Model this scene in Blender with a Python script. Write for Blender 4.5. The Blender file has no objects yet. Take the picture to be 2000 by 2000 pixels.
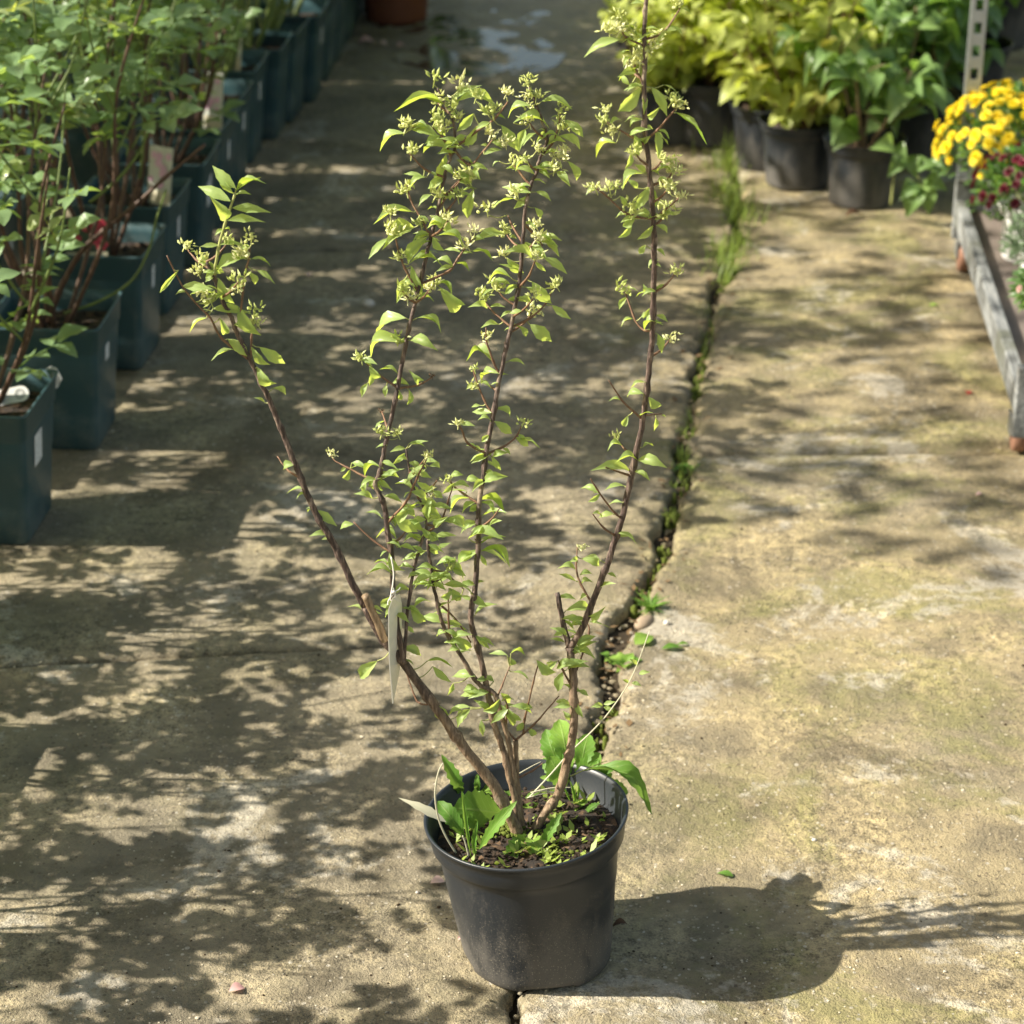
import bpy, math, random
import numpy as np
from mathutils import Vector, Matrix, noise as MN

S = bpy.context.scene
C = S.collection
rad = math.radians

# ------------------------------------------------------------------ camera, world, sun, exposure
H, PITCH, FPX = 1.72, 25.0, 4600.0
cam_d = bpy.data.cameras.new('camera')
cam = bpy.data.objects.new('camera', cam_d); C.objects.link(cam)
cam.location = (0, 0, H); cam.rotation_euler = (rad(90 - PITCH), 0, 0)
cam_d.sensor_width = 36; cam_d.lens = FPX / 2000 * 36
cam_d.clip_start = .05; cam_d.clip_end = 600
cam_d.dof.use_dof = True; cam_d.dof.focus_distance = 2.68; cam_d.dof.aperture_fstop = 7.1
S.camera = cam
SUN_EL = 37.5; SDIR = Vector((1, .07, 0)).normalized()      # the way shadows fall on the ground
W = bpy.data.worlds.new('World'); S.world = W; W.use_nodes = True
wn = W.node_tree.nodes; wl = W.node_tree.links
sky = wn.new('ShaderNodeTexSky'); sky.sky_type = 'NISHITA'; sky.sun_disc = False
sky.sun_elevation = rad(SUN_EL)
az = math.atan2(-SDIR.x, -SDIR.y)                            # sun stands opposite to the shadows
sky.sun_rotation = az
sky.air_density = 1.0; sky.dust_density = 2.0
tint = wn.new('ShaderNodeMix'); tint.data_type = 'RGBA'; tint.blend_type = 'MULTIPLY'; tint.inputs[0].default_value = 1
tint.inputs[7].default_value = (1, .89, .69, 1)      # thin warm haze
wl.new(sky.outputs[0], tint.inputs[6]); wl.new(tint.outputs[2], wn['Background'].inputs[0]); wn['Background'].inputs[1].default_value = 0.10
sd = bpy.data.lights.new('sun', 'SUN'); sd.energy = 5.0; sd.angle = rad(.53); sd.color = (1, .93, .80)
sun = bpy.data.objects.new('sun', sd); C.objects.link(sun)
ld = Vector((SDIR.x * math.cos(rad(SUN_EL)), SDIR.y * math.cos(rad(SUN_EL)), -math.sin(rad(SUN_EL))))
sun.rotation_euler = ld.to_track_quat('-Z', 'Y').to_euler(); sun.location = (-3, 0, 4)
S.view_settings.view_transform = 'Standard'; S.view_settings.look = 'None'
S.view_settings.gamma = 1; S.view_settings.use_curve_mapping = False
S.view_settings.exposure = 1.20
S.render.engine = 'CYCLES'

# ------------------------------------------------------------------ measuring: picture point (2000 px) -> place
_p = rad(PITCH); FW = Vector((0, math.cos(_p), -math.sin(_p))); UP = Vector((0, math.sin(_p), math.cos(_p)))
def ray(px, py): return FW + Vector((1, 0, 0)) * ((px - 1000) / FPX) + UP * ((1000 - py) / FPX)
def G(px, py, z=0.0):
    r = ray(px, py); t = (z - H) / r.z; return Vector((r.x * t, r.y * t, z))
def V(px, py, Y):
    r = ray(px, py); t = Y / r.y; return Vector((r.x * t, Y, H + r.z * t))
def crop(ox, oy, s, seq):            # points read off an enlarged crop
    return [tuple((v / s + (ox if i % 2 == 0 else oy)) for i, v in enumerate(p)) for p in seq]

# ------------------------------------------------------------------ object helpers
def link(o, parent=None):
    C.objects.link(o)
    if parent is not None: o.parent = parent
    return o
def tag(o, label=None, cat=None, group=None, kind=None):
    if label: o['label'] = label
    if cat: o['category'] = cat
    if group: o['group'] = group
    if kind: o['kind'] = kind
    return o
def empty(name, loc=(0, 0, 0), rz=0):
    o = bpy.data.objects.new(name, None); o.location = loc; o.rotation_euler = (0, 0, rz)
    o.empty_display_size = .05; return link(o)
class MB:
    def __init__(s): s.v = []; s.f = []; s.uv = None
    def add(s, vs, fs):
        n = len(s.v); s.v += [tuple(v) for v in vs]; s.f += [tuple(i + n for i in f) for f in fs]
    def mesh(s, name, smooth=True, mats=()):
        me = bpy.data.meshes.new(name); me.from_pydata(s.v, [], s.f)
        if smooth: me.polygons.foreach_set('use_smooth', [True] * len(me.polygons))
        for m in mats: me.materials.append(m)
        me.update(); return me
    def build(s, name, mat, parent=None, smooth=True):
        return link(bpy.data.objects.new(name, s.mesh(name, smooth, [mat])), parent)
def obj(name, me, parent=None): return link(bpy.data.objects.new(name, me), parent)
def copy_tree(o, parent=None, first=True):
    c = o.copy(); C.objects.link(c)
    if parent is not None:
        c.parent = parent
    for ch in o.children: copy_tree(ch, c)
    return c
def smooth_path(pts, sub=4):
    P = [Vector(p) for p in pts]
    if len(P) < 3: return [P[0].lerp(P[-1], i / sub) for i in range(sub + 1)]
    out = []
    for i in range(len(P) - 1):
        a = P[max(i - 1, 0)]; b = P[i]; c = P[i + 1]; d = P[min(i + 2, len(P) - 1)]
        for k in range(sub):
            t = k / sub
            out.append(.5 * ((2 * b) + (c - a) * t + (2 * a - 5 * b + 4 * c - d) * t * t + (3 * b - a - 3 * c + d) * t ** 3))
    out.append(P[-1]); return out
def tube(mb, path, r0, r1, n=6, knob=0.0, rng=random, node=0):
    L = len(path); prev = None
    rings = []
    for i, p in enumerate(path):
        t = (path[min(i + 1, L - 1)] - path[max(i - 1, 0)])
        if t.length < 1e-9: t = Vector((0, 0, 1))
        t.normalize()
        if prev is None:
            a = Vector((1, 0, 0)) if abs(t.x) < .8 else Vector((0, 1, 0)); u = t.cross(a).normalized()
        else: u = (prev - t * prev.dot(t)).normalized()
        prev = u; w = t.cross(u)
        r = r0 + (r1 - r0) * i / max(L - 1, 1)
        if knob: r *= 1 + rng.uniform(-knob, knob)
        if node and i % node == node - 1: r *= 1.28
        rings.append([p + (u * math.cos(2 * math.pi * k / n) + w * math.sin(2 * math.pi * k / n)) * r for k in range(n)])
    vs = [v for r in rings for v in r]; fs = []
    for i in range(L - 1):
        for k in range(n):
            a = i * n + k; b = i * n + (k + 1) % n; fs.append((a, b, b + n, a + n))
    fs.append(tuple(range(n))[::-1]); fs.append(tuple((L - 1) * n + k for k in range(n)))
    mb.add(vs, fs)
def box(mb, lo, hi):
    x0, y0, z0 = lo; x1, y1, z1 = hi
    mb.add([(x0,y0,z0),(x1,y0,z0),(x1,y1,z0),(x0,y1,z0),(x0,y0,z1),(x1,y0,z1),(x1,y1,z1),(x0,y1,z1)],
           [(3,2,1,0),(4,5,6,7),(0,1,5,4),(1,2,6,5),(2,3,7,6),(3,0,4,7)])
def bevel(o, w=.002, seg=2):
    m = o.modifiers.new('bevel', 'BEVEL'); m.width = w; m.segments = seg; m.limit_method = 'ANGLE'; return o
def leaf_mesh(name, mat, w=.42, n=8, bulge=.10, fold=.16, serr=0.0, peak=.38, tipn=1.0, wave=0.0, petiole=.0, seed=0, twist=0.0):
    """unit leaf from (0,0,0) to (1,0,0); two strips each side of the midrib; UV u along, v across"""
    rg = random.Random(seed); vs = []; uvs = []; fs = []
    cols = [-1, -.5, 0, .5, 1]
    for i in range(n + 1):
        t = i / n
        if t < peak: hw = math.sin(math.pi / 2 * (t / peak)) ** .9
        else: hw = math.cos(math.pi / 2 * ((t - peak) / (1 - peak))) ** (1.15 * tipn)
        hw = max(hw, 0) * w / 2
        if i in (0,): hw = .008
        if i == n: hw = .002
        zc = bulge * math.sin(math.pi * min(1, t * 1.02)) + (-.05 * t * t if bulge > 0 else 0)
        for c in cols:
            s = 1.0
            if serr and abs(c) == 1: s = 1 + (serr if i % 2 else -serr)
            y = c * hw * s
            z = zc + abs(c) * hw * fold * 2 + wave * hw * math.sin(t * 9 + c * 2 + seed)
            ang = twist * (t - .5)
            y2 = y * math.cos(ang); z += y * math.sin(ang)
            x = t * (1 - petiole) + petiole
            vs.append((x, y2, z)); uvs.append((t, c * .5 + .5))
    m = len(cols)
    for i in range(n):
        for k in range(m - 1):
            a = i * m + k; fs.append((a, a + 1, a + m + 1, a + m))
    mb = MB(); mb.add(vs, fs)
    if petiole:
        pz = 0
        tube(mb, [Vector((0, 0, 0)), Vector((petiole * 1.02, 0, .0))], .012, .009, 3)
        uvs += [(0.0, .5)] * (len(mb.v) - len(uvs))
    me = mb.mesh(name, True, [mat])
    uvl = me.uv_layers.new(name='UVMap')
    li = np.zeros(len(me.loops), dtype=np.int32); me.loops.foreach_get('vertex_index', li)
    uvl.data.foreach_set('uv', np.array(uvs, dtype=np.float32)[li].ravel())
    return me
def leaf_matrix(base, tip, nh, ws=1.0, zs=1.0):
    x = (tip - base); L = x.length
    if L < 1e-6: L = 1e-3; x = Vector((1, 0, 0))
    x = x / L; z = nh - x * nh.dot(x)
    if z.length < 1e-3: z = x.orthogonal()
    z.normalize(); y = z.cross(x)
    R = Matrix(((x.x, y.x, z.x), (x.y, y.y, z.y), (x.z, y.z, z.z)))
    return R, L
def put(name, me, base, tip, nh, parent, ws=1.0, zs=1.0):
    R, L = leaf_matrix(base, tip, nh); o = bpy.data.objects.new(name, me)
    o.location = base; o.rotation_euler = R.to_euler(); o.scale = (L, L * ws, L * zs)
    return link(o, parent)
def bake(mb, me, base, tip, nh, ws=1.0):
    R, L = leaf_matrix(base, tip, nh)
    vs = [base + R @ Vector((v.co.x * L, v.co.y * L * ws, v.co.z * L)) for v in me.vertices]
    mb.add(vs, [tuple(p.vertices) for p in me.polygons])

# ------------------------------------------------------------------ materials
def mat(name):
    m = bpy.data.materials.new(name); m.use_nodes = True; nt = m.node_tree
    b = nt.nodes['Principled BSDF']; return m, nt, b
def N(nt, t, **kw):
    n = nt.nodes.new('ShaderNode' + t)
    for k, v in kw.items(): setattr(n, k, v)
    return n
def ramp(nt, src, stops, interp='LINEAR'):
    r = N(nt, 'ValToRGB'); cr = r.color_ramp; cr.interpolation = interp
    while len(cr.elements) < len(stops): cr.elements.new(.5)
    for e, (p, c) in zip(cr.elements, stops):
        e.position = p; e.color = (*c, 1) if len(c) == 3 else c
    nt.links.new(src, r.inputs[0]); return r.outputs[0]
def mix(nt, f, a, b, mode='MIX'):
    m = N(nt, 'Mix', data_type='RGBA', blend_type=mode)
    for i, v in ((0, f), (6, a), (7, b)):
        if hasattr(v, 'links') or isinstance(v, bpy.types.NodeSocket): nt.links.new(v, m.inputs[i])
        elif i == 0: m.inputs[0].default_value = v
        else: m.inputs[i].default_value = (*v, 1)
    return m.outputs[2]
def math_n(nt, op, a, b=None, clamp=False):
    m = N(nt, 'Math', operation=op, use_clamp=clamp)
    for i, v in enumerate((a, b)):
        if v is None: continue
        if isinstance(v, bpy.types.NodeSocket): nt.links.new(v, m.inputs[i])
        else: m.inputs[i].default_value = v
    return m.outputs[0]
def noise(nt, scale, detail=4, rough=.55, vec=None, dist=0):
    n = N(nt, 'TexNoise'); n.inputs['Scale'].default_value = scale; n.inputs['Detail'].default_value = detail
    n.inputs['Roughness'].default_value = rough; n.inputs['Distortion'].default_value = dist
    if vec is not None: nt.links.new(vec, n.inputs['Vector'])
    return n.outputs[0]
def voro(nt, scale, vec=None, out='Distance'):
    n = N(nt, 'TexVoronoi'); n.inputs['Scale'].default_value = scale
    if vec is not None: nt.links.new(vec, n.inputs['Vector'])
    return n.outputs[out]
def objco(nt): return N(nt, 'TexCoord').outputs['Object']
def bump(nt, b, h, strength=.3, dist=.002):
    n = N(nt, 'Bump'); n.inputs['Strength'].default_value = strength; n.inputs['Distance'].default_value = dist
    nt.links.new(h, n.inputs['Height']); nt.links.new(n.outputs[0], b.inputs['Normal']); return n
def stop01(nt, src, lo, hi):
    m = N(nt, 'MapRange', interpolation_type='SMOOTHSTEP'); m.inputs[1].default_value = lo; m.inputs[2].default_value = hi
    nt.links.new(src, m.inputs[0]); return m.outputs[0]

def leaf_mat(name, stops, trans=(.30, .46, .05), tf=.38, rough=.42, vein=True, spec=.5, backc=None):
    m, nt, b = mat(name)
    oi = N(nt, 'ObjectInfo')
    col = ramp(nt, oi.outputs['Random'], stops)
    n1 = noise(nt, 3.0, 3, vec=objco(nt))
    col = mix(nt, math_n(nt, 'MULTIPLY', n1, .45), col, (.5, .62, .3), 'SOFT_LIGHT')
    sp1 = noise(nt, 9.0, 5, .7, objco(nt)); col = mix(nt, math_n(nt, 'MULTIPLY', stop01(nt, sp1, .56, .74), .40), col, (.30, .36, .08))
    sp2 = noise(nt, 16.0, 3, .6, objco(nt)); col = mix(nt, math_n(nt, 'MULTIPLY', stop01(nt, sp2, .70, .74), .7), col, (.12, .08, .03))
    if vein:
        uv = N(nt, 'UVMap'); sp = N(nt, 'SeparateXYZ'); nt.links.new(uv.outputs[0], sp.inputs[0])
        av = math_n(nt, 'ABSOLUTE', math_n(nt, 'SUBTRACT', sp.outputs[1], .5))
        mid = math_n(nt, 'SUBTRACT', 1.0, stop01(nt, av, .012, .05))
        ph = math_n(nt, 'MULTIPLY', math_n(nt, 'SUBTRACT', sp.outputs[0], math_n(nt, 'MULTIPLY', av, .55)), 44.0)
        lat = stop01(nt, math_n(nt, 'SINE', ph), .72, 1.0)
        vv = math_n(nt, 'MAXIMUM', mid, math_n(nt, 'MULTIPLY', lat, .45))
        col = mix(nt, math_n(nt, 'MULTIPLY', vv, .38), col, (.30, .40, .13))
        bump(nt, b, math_n(nt, 'SUBTRACT', 1.0, vv), .5, .0008)
    if backc is not None:
        ge = N(nt, 'NewGeometry'); col = mix(nt, math_n(nt, 'MULTIPLY', ge.outputs['Backfacing'], .8), col, backc)
    nt.links.new(col, b.inputs['Base Color']); b.inputs['Roughness'].default_value = rough
    b.inputs['Specular IOR Level'].default_value = spec
    tr = N(nt, 'BsdfTranslucent')
    tc = mix(nt, .72, col, trans); nt.links.new(tc, tr.inputs[0])
    ms = N(nt, 'MixShader'); ms.inputs[0].default_value = tf
    nt.links.new(b.outputs[0], ms.inputs[1]); nt.links.new(tr.outputs[0], ms.inputs[2])
    nt.links.new(ms.outputs[0], nt.nodes['Material Output'].inputs[0]); return m
def plain(name, col, rough=.6, spec=.4, n_scale=0, n_amt=.3, bmp=0, bscale=200, metal=0):
    m, nt, b = mat(name); b.inputs['Roughness'].default_value = rough; b.inputs['Specular IOR Level'].default_value = spec
    b.inputs['Metallic'].default_value = metal
    if n_scale:
        oc = objco(nt); n1 = noise(nt, n_scale, 5, .6, oc)
        c = mix(nt, n1, tuple(x * (1 - n_amt) for x in col), tuple(min(1, x * (1 + n_amt)) for x in col))
        nt.links.new(c, b.inputs['Base Color'])
    else: b.inputs['Base Color'].default_value = (*col, 1)
    if bmp: bump(nt, b, noise(nt, bscale, 4, .6, objco(nt)), bmp, .002)
    return m

M = {}
# shrub leaves: bright yellow green
M['shrub_leaf'] = leaf_mat('shrub leaf', [(0, (.075, .17, .026)), (.3, (.15, .28, .038)), (.6, (.27, .41, .055)), (.93, (.28, .37, .06)), (1, (.42, .42, .06))],
                           (.76, .88, .11), .50, .38, backc=(.36, .47, .19))
M['rose_leaf'] = leaf_mat('rose leaf', [(0, (.040, .10, .036)), (.4, (.095, .20, .052)), (.75, (.18, .30, .07)), (.88, (.18, .27, .06)), (.935, (.62, .46, .03)), (1, (.50, .34, .05))],
                          (.56, .74, .13), .44, .30, backc=(.20, .30, .16))
M['gold_leaf'] = leaf_mat('golden leaf', [(0, (.16, .28, .03)), (.3, (.30, .42, .045)), (.8, (.48, .56, .07)), (.95, (.56, .56, .12)), (.97, (.50, .28, .10)), (1, (.50, .24, .10))],
                           (.78, .84, .10), .48, .40, backc=(.46, .50, .15))
M['green_leaf'] = leaf_mat('green leaf', [(0, (.045, .12, .024)), (.5, (.085, .20, .036)), (1, (.16, .29, .05))],
                           (.36, .60, .08), .36, .38, backc=(.12, .20, .08))
M['hosta_leaf'] = leaf_mat('variegated leaf', [(0, (.10, .23, .04)), (.6, (.18, .34, .05)), (1, (.30, .44, .07))],
                           (.34, .52, .07), .34, .36, backc=(.16, .25, .09))
M['weed_leaf'] = leaf_mat('weed leaf', [(0, (.085, .19, .03)), (.6, (.14, .27, .04)), (1, (.24, .37, .07))], (.38, .60, .09), .38, .50, spec=.3)
M['silver_leaf'] = leaf_mat('silver leaf', [(0, (.10, .15, .09)), (1, (.20, .26, .16))], (.3, .4, .2), .3, .6, vein=False)
M['grass'] = leaf_mat('grass blade', [(0, (.17, .25, .04)), (1, (.30, .38, .08))], (.56, .66, .14), .38, .5, vein=False)
M['flower'] = leaf_mat('pale seed calyx', [(0, (.48, .54, .20)), (.6, (.66, .67, .34)), (1, (.80, .78, .54))], (.80, .82, .34), .42, .5, vein=False)
M['dry'] = plain('dried brown calyx', (.09, .05, .025), .8, .2, 200, .4)
M['dead'] = leaf_mat('bleached dead leaf', [(0, (.55, .52, .42)), (1, (.62, .58, .46))], (.6, .55, .4), .25, .7, vein=False)
M['yellow_petal'] = leaf_mat('yellow petal', [(0, (.74, .54, .012)), (1, (.85, .70, .025))], (.9, .75, .04), .25, .55, vein=False)
M['red_petal'] = leaf_mat('burgundy petal', [(0, (.07, .003, .012)), (1, (.16, .008, .03))], (.26, .012, .04), .25, .5, vein=False)
M['pink_petal'] = leaf_mat('pink petal', [(0, (.6, .34, .36)), (1, (.75, .55, .52))], (.7, .4, .4), .3, .5, vein=False)

def bark(name, c0, c1, c2, stripe=140):
    m, nt, b = mat(name); oc = objco(nt)
    mp = N(nt, 'Mapping'); mp.inputs['Scale'].default_value = (1, 1, .16); nt.links.new(oc, mp.inputs[0])
    n1 = noise(nt, stripe * 2.2, 5, .65, mp.outputs[0]); n2 = noise(nt, 14, 3, .5, oc)
    c = ramp(nt, n1, [(.3, c0), (.52, c1), (.72, c2)])
    c = mix(nt, math_n(nt, 'MULTIPLY', n2, .5), c, c1)
    nt.links.new(c, b.inputs['Base Color']); b.inputs['Roughness'].default_value = .62
    bump(nt, b, n1, .7, .0012); return m
M['bark_dark'] = bark('dark stem bark', (.012, .008, .008), (.048, .030, .026), (.17, .125, .10))
def bark_h():
    m, nt, b = mat('peeling stem bark'); oc = objco(nt); sp = N(nt, 'SeparateXYZ'); nt.links.new(oc, sp.inputs[0])
    mp = N(nt, 'Mapping'); mp.inputs['Scale'].default_value = (1, 1, .16); nt.links.new(oc, mp.inputs[0])
    n1 = noise(nt, 300, 5, .65, mp.outputs[0]); n2 = noise(nt, 28, 4, .6, oc); n3 = noise(nt, 120, 3, .6, oc)
    lo = ramp(nt, n1, [(.3, (.10, .062, .036)), (.52, (.23, .155, .095)), (.72, (.40, .30, .19))])
    hi = ramp(nt, n1, [(.34, (.022, .014, .012)), (.52, (.085, .055, .045)), (.70, (.27, .20, .155))])
    f = stop01(nt, math_n(nt, 'ADD', sp.outputs[2], math_n(nt, 'MULTIPLY', n2, .30)), .40, .62)
    c = mix(nt, f, lo, hi); c = mix(nt, math_n(nt, 'MULTIPLY', stop01(nt, n2, .58, .66), .6), c, (.34, .27, .20))
    c = mix(nt, math_n(nt, 'MULTIPLY', stop01(nt, n3, .64, .70), .7), c, (.03, .02, .016))
    nt.links.new(c, b.inputs['Base Color']); b.inputs['Roughness'].default_value = .7
    bump(nt, b, math_n(nt, 'ADD', n1, n3), .9, .0016); return m
M['bark_tan'] = bark('tan stem bark', (.07, .045, .025), (.19, .13, .075), (.34, .26, .16))
M['twig'] = bark('reddish twig bark', (.07, .035, .02), (.17, .09, .05), (.30, .20, .11))
M['green_shoot'] = plain('green shoot', (.30, .32, .11), .5, .4, 40, .2)
M['rose_cane'] = bark('rose cane bark', (.030, .016, .010), (.085, .045, .030), (.20, .14, .08))
M['rose_green'] = plain('green rose cane', (.13, .18, .05), .5, .4, 20, .35)

def pot_black():
    m, nt, b = mat('dusty black plastic'); oc = objco(nt); sp = N(nt, 'SeparateXYZ'); nt.links.new(oc, sp.inputs[0])
    mp = N(nt, 'Mapping'); mp.inputs['Scale'].default_value = (1, 1, .35); nt.links.new(oc, mp.inputs[0])
    n1 = noise(nt, 26, 6, .6, mp.outputs[0]); n2 = noise(nt, 480, 3, .7, oc); n3 = noise(nt, 7, 3, .5, oc)
    low = stop01(nt, math_n(nt, 'MULTIPLY', sp.outputs[2], -1.0), -.17, .0)
    amt = math_n(nt, 'MULTIPLY', stop01(nt, math_n(nt, 'ADD', math_n(nt, 'ADD', n1, math_n(nt, 'MULTIPLY', n2, .55)), math_n(nt, 'MULTIPLY', low, .34)), .86, 1.18), .62)
    c = mix(nt, amt, (.019, .023, .029), (.135, .122, .104))
    v = voro(nt, 300, oc); spk = math_n(nt, 'MULTIPLY', math_n(nt, 'LESS_THAN', v, .22), math_n(nt, 'MULTIPLY', stop01(nt, n2, .42, .55), low))
    c = mix(nt, math_n(nt, 'MULTIPLY', spk, .6), c, (.30, .27, .21))
    nt.links.new(c, b.inputs['Base Color'])
    r = math_n(nt, 'ADD', .40, math_n(nt, 'MULTIPLY', amt, .7)); nt.links.new(r, b.inputs['Roughness'])
    bump(nt, b, math_n(nt, 'ADD', math_n(nt, 'MULTIPLY', n3, .9), math_n(nt, 'MULTIPLY', n2, .08)), .35, .004); return m
M['pot'] = pot_black()
def pot_green():
    m, nt, b = mat('dark green plastic'); oc = objco(nt)
    n1 = noise(nt, 18, 6, .65, oc); n2 = noise(nt, 200, 3, .7, oc); sp = N(nt, 'SeparateXYZ'); nt.links.new(oc, sp.inputs[0])
    low = stop01(nt, math_n(nt, 'MULTIPLY', sp.outputs[2], -1.0), -.12, .0)
    d = stop01(nt, math_n(nt, 'ADD', n1, math_n(nt, 'ADD', math_n(nt, 'MULTIPLY', n2, .3), math_n(nt, 'MULTIPLY', low, .12))), .62, 1.05)
    c = mix(nt, math_n(nt, 'MULTIPLY', d, .5), (.030, .076, .090), (.19, .21, .19))
    nt.links.new(c, b.inputs['Base Color']); nt.links.new(math_n(nt, 'ADD', .42, math_n(nt, 'MULTIPLY', d, .4)), b.inputs['Roughness'])
    bump(nt, b, n1, .15, .002); return m
M['pot_green'] = pot_green()
def soil_mat():
    m, nt, b = mat('potting soil'); oc = objco(nt)
    v = voro(nt, 150, oc, 'Color'); sp = N(nt, 'SeparateColor'); nt.links.new(v, sp.inputs[0])
    n1 = noise(nt, 60, 5, .7, oc)
    c = ramp(nt, sp.outputs[0], [(0, (.010, .007, .005)), (.6, (.026, .016, .010)), (.85, (.06, .034, .018)), (1, (.14, .085, .045))])
    nt.links.new(c, b.inputs['Base Color']); b.inputs['Roughness'].default_value = .85
    bump(nt, b, math_n(nt, 'ADD', sp.outputs[1], n1), .9, .004); return m
M['soil'] = soil_mat()
M['bark_chip'] = plain('bark chips', (.032, .022, .015), .85, .2, 70, .9)
M['moss'] = plain('moss cushion', (.10, .125, .025), .9, .1, 90, .5, .8, 300)
M['white_pl'] = plain('white plastic', (.72, .72, .70), .45, .5, 15, .06)
M['clear_tag'] = plain('weathered clear tag', (.74, .71, .62), .3, .6, 60, .25)
M['string'] = plain('white tie', (.7, .68, .62), .7, .2)
M['terracotta'] = plain('brown pot plastic', (.17, .06, .035), .6, .3, 12, .25)
M['pebble_w'] = plain('pale pebble', (.62, .56, .50), .7, .3, 80, .2)
M['wheel'] = plain('rusty wheel', (.28, .15, .10), .7, .3, 40, .3)
def wood_grey():
    m, nt, b = mat('weathered grey wood'); oc = objco(nt)
    mp = N(nt, 'Mapping'); mp.inputs['Scale'].default_value = (14, 1.1, 14); nt.links.new(oc, mp.inputs[0])
    n1 = noise(nt, 9, 6, .7, mp.outputs[0]); n2 = noise(nt, 6, 4, .6, oc)
    c = ramp(nt, n1, [(.3, (.08, .085, .085)), (.5, (.20, .21, .21)), (.7, (.34, .345, .33))])
    c = mix(nt, stop01(nt, n2, .52, .68), c, (.09, .095, .075))
    nt.links.new(c, b.inputs['Base Color']); b.inputs['Roughness'].default_value = .75; bump(nt, b, n1, .5, .002); return m
M['wood'] = wood_grey()
M['ply'] = plain('stained plywood', (.17, .14, .12), .75, .3, 9, .35, .4, 60)
M['steel'] = plain('galvanised steel', (.36, .38, .40), .5, .5, 30, .2, metal=.85)
M['dark_hole'] = plain('slot shade paint', (.10, .11, .12), .7, .2)

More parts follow.
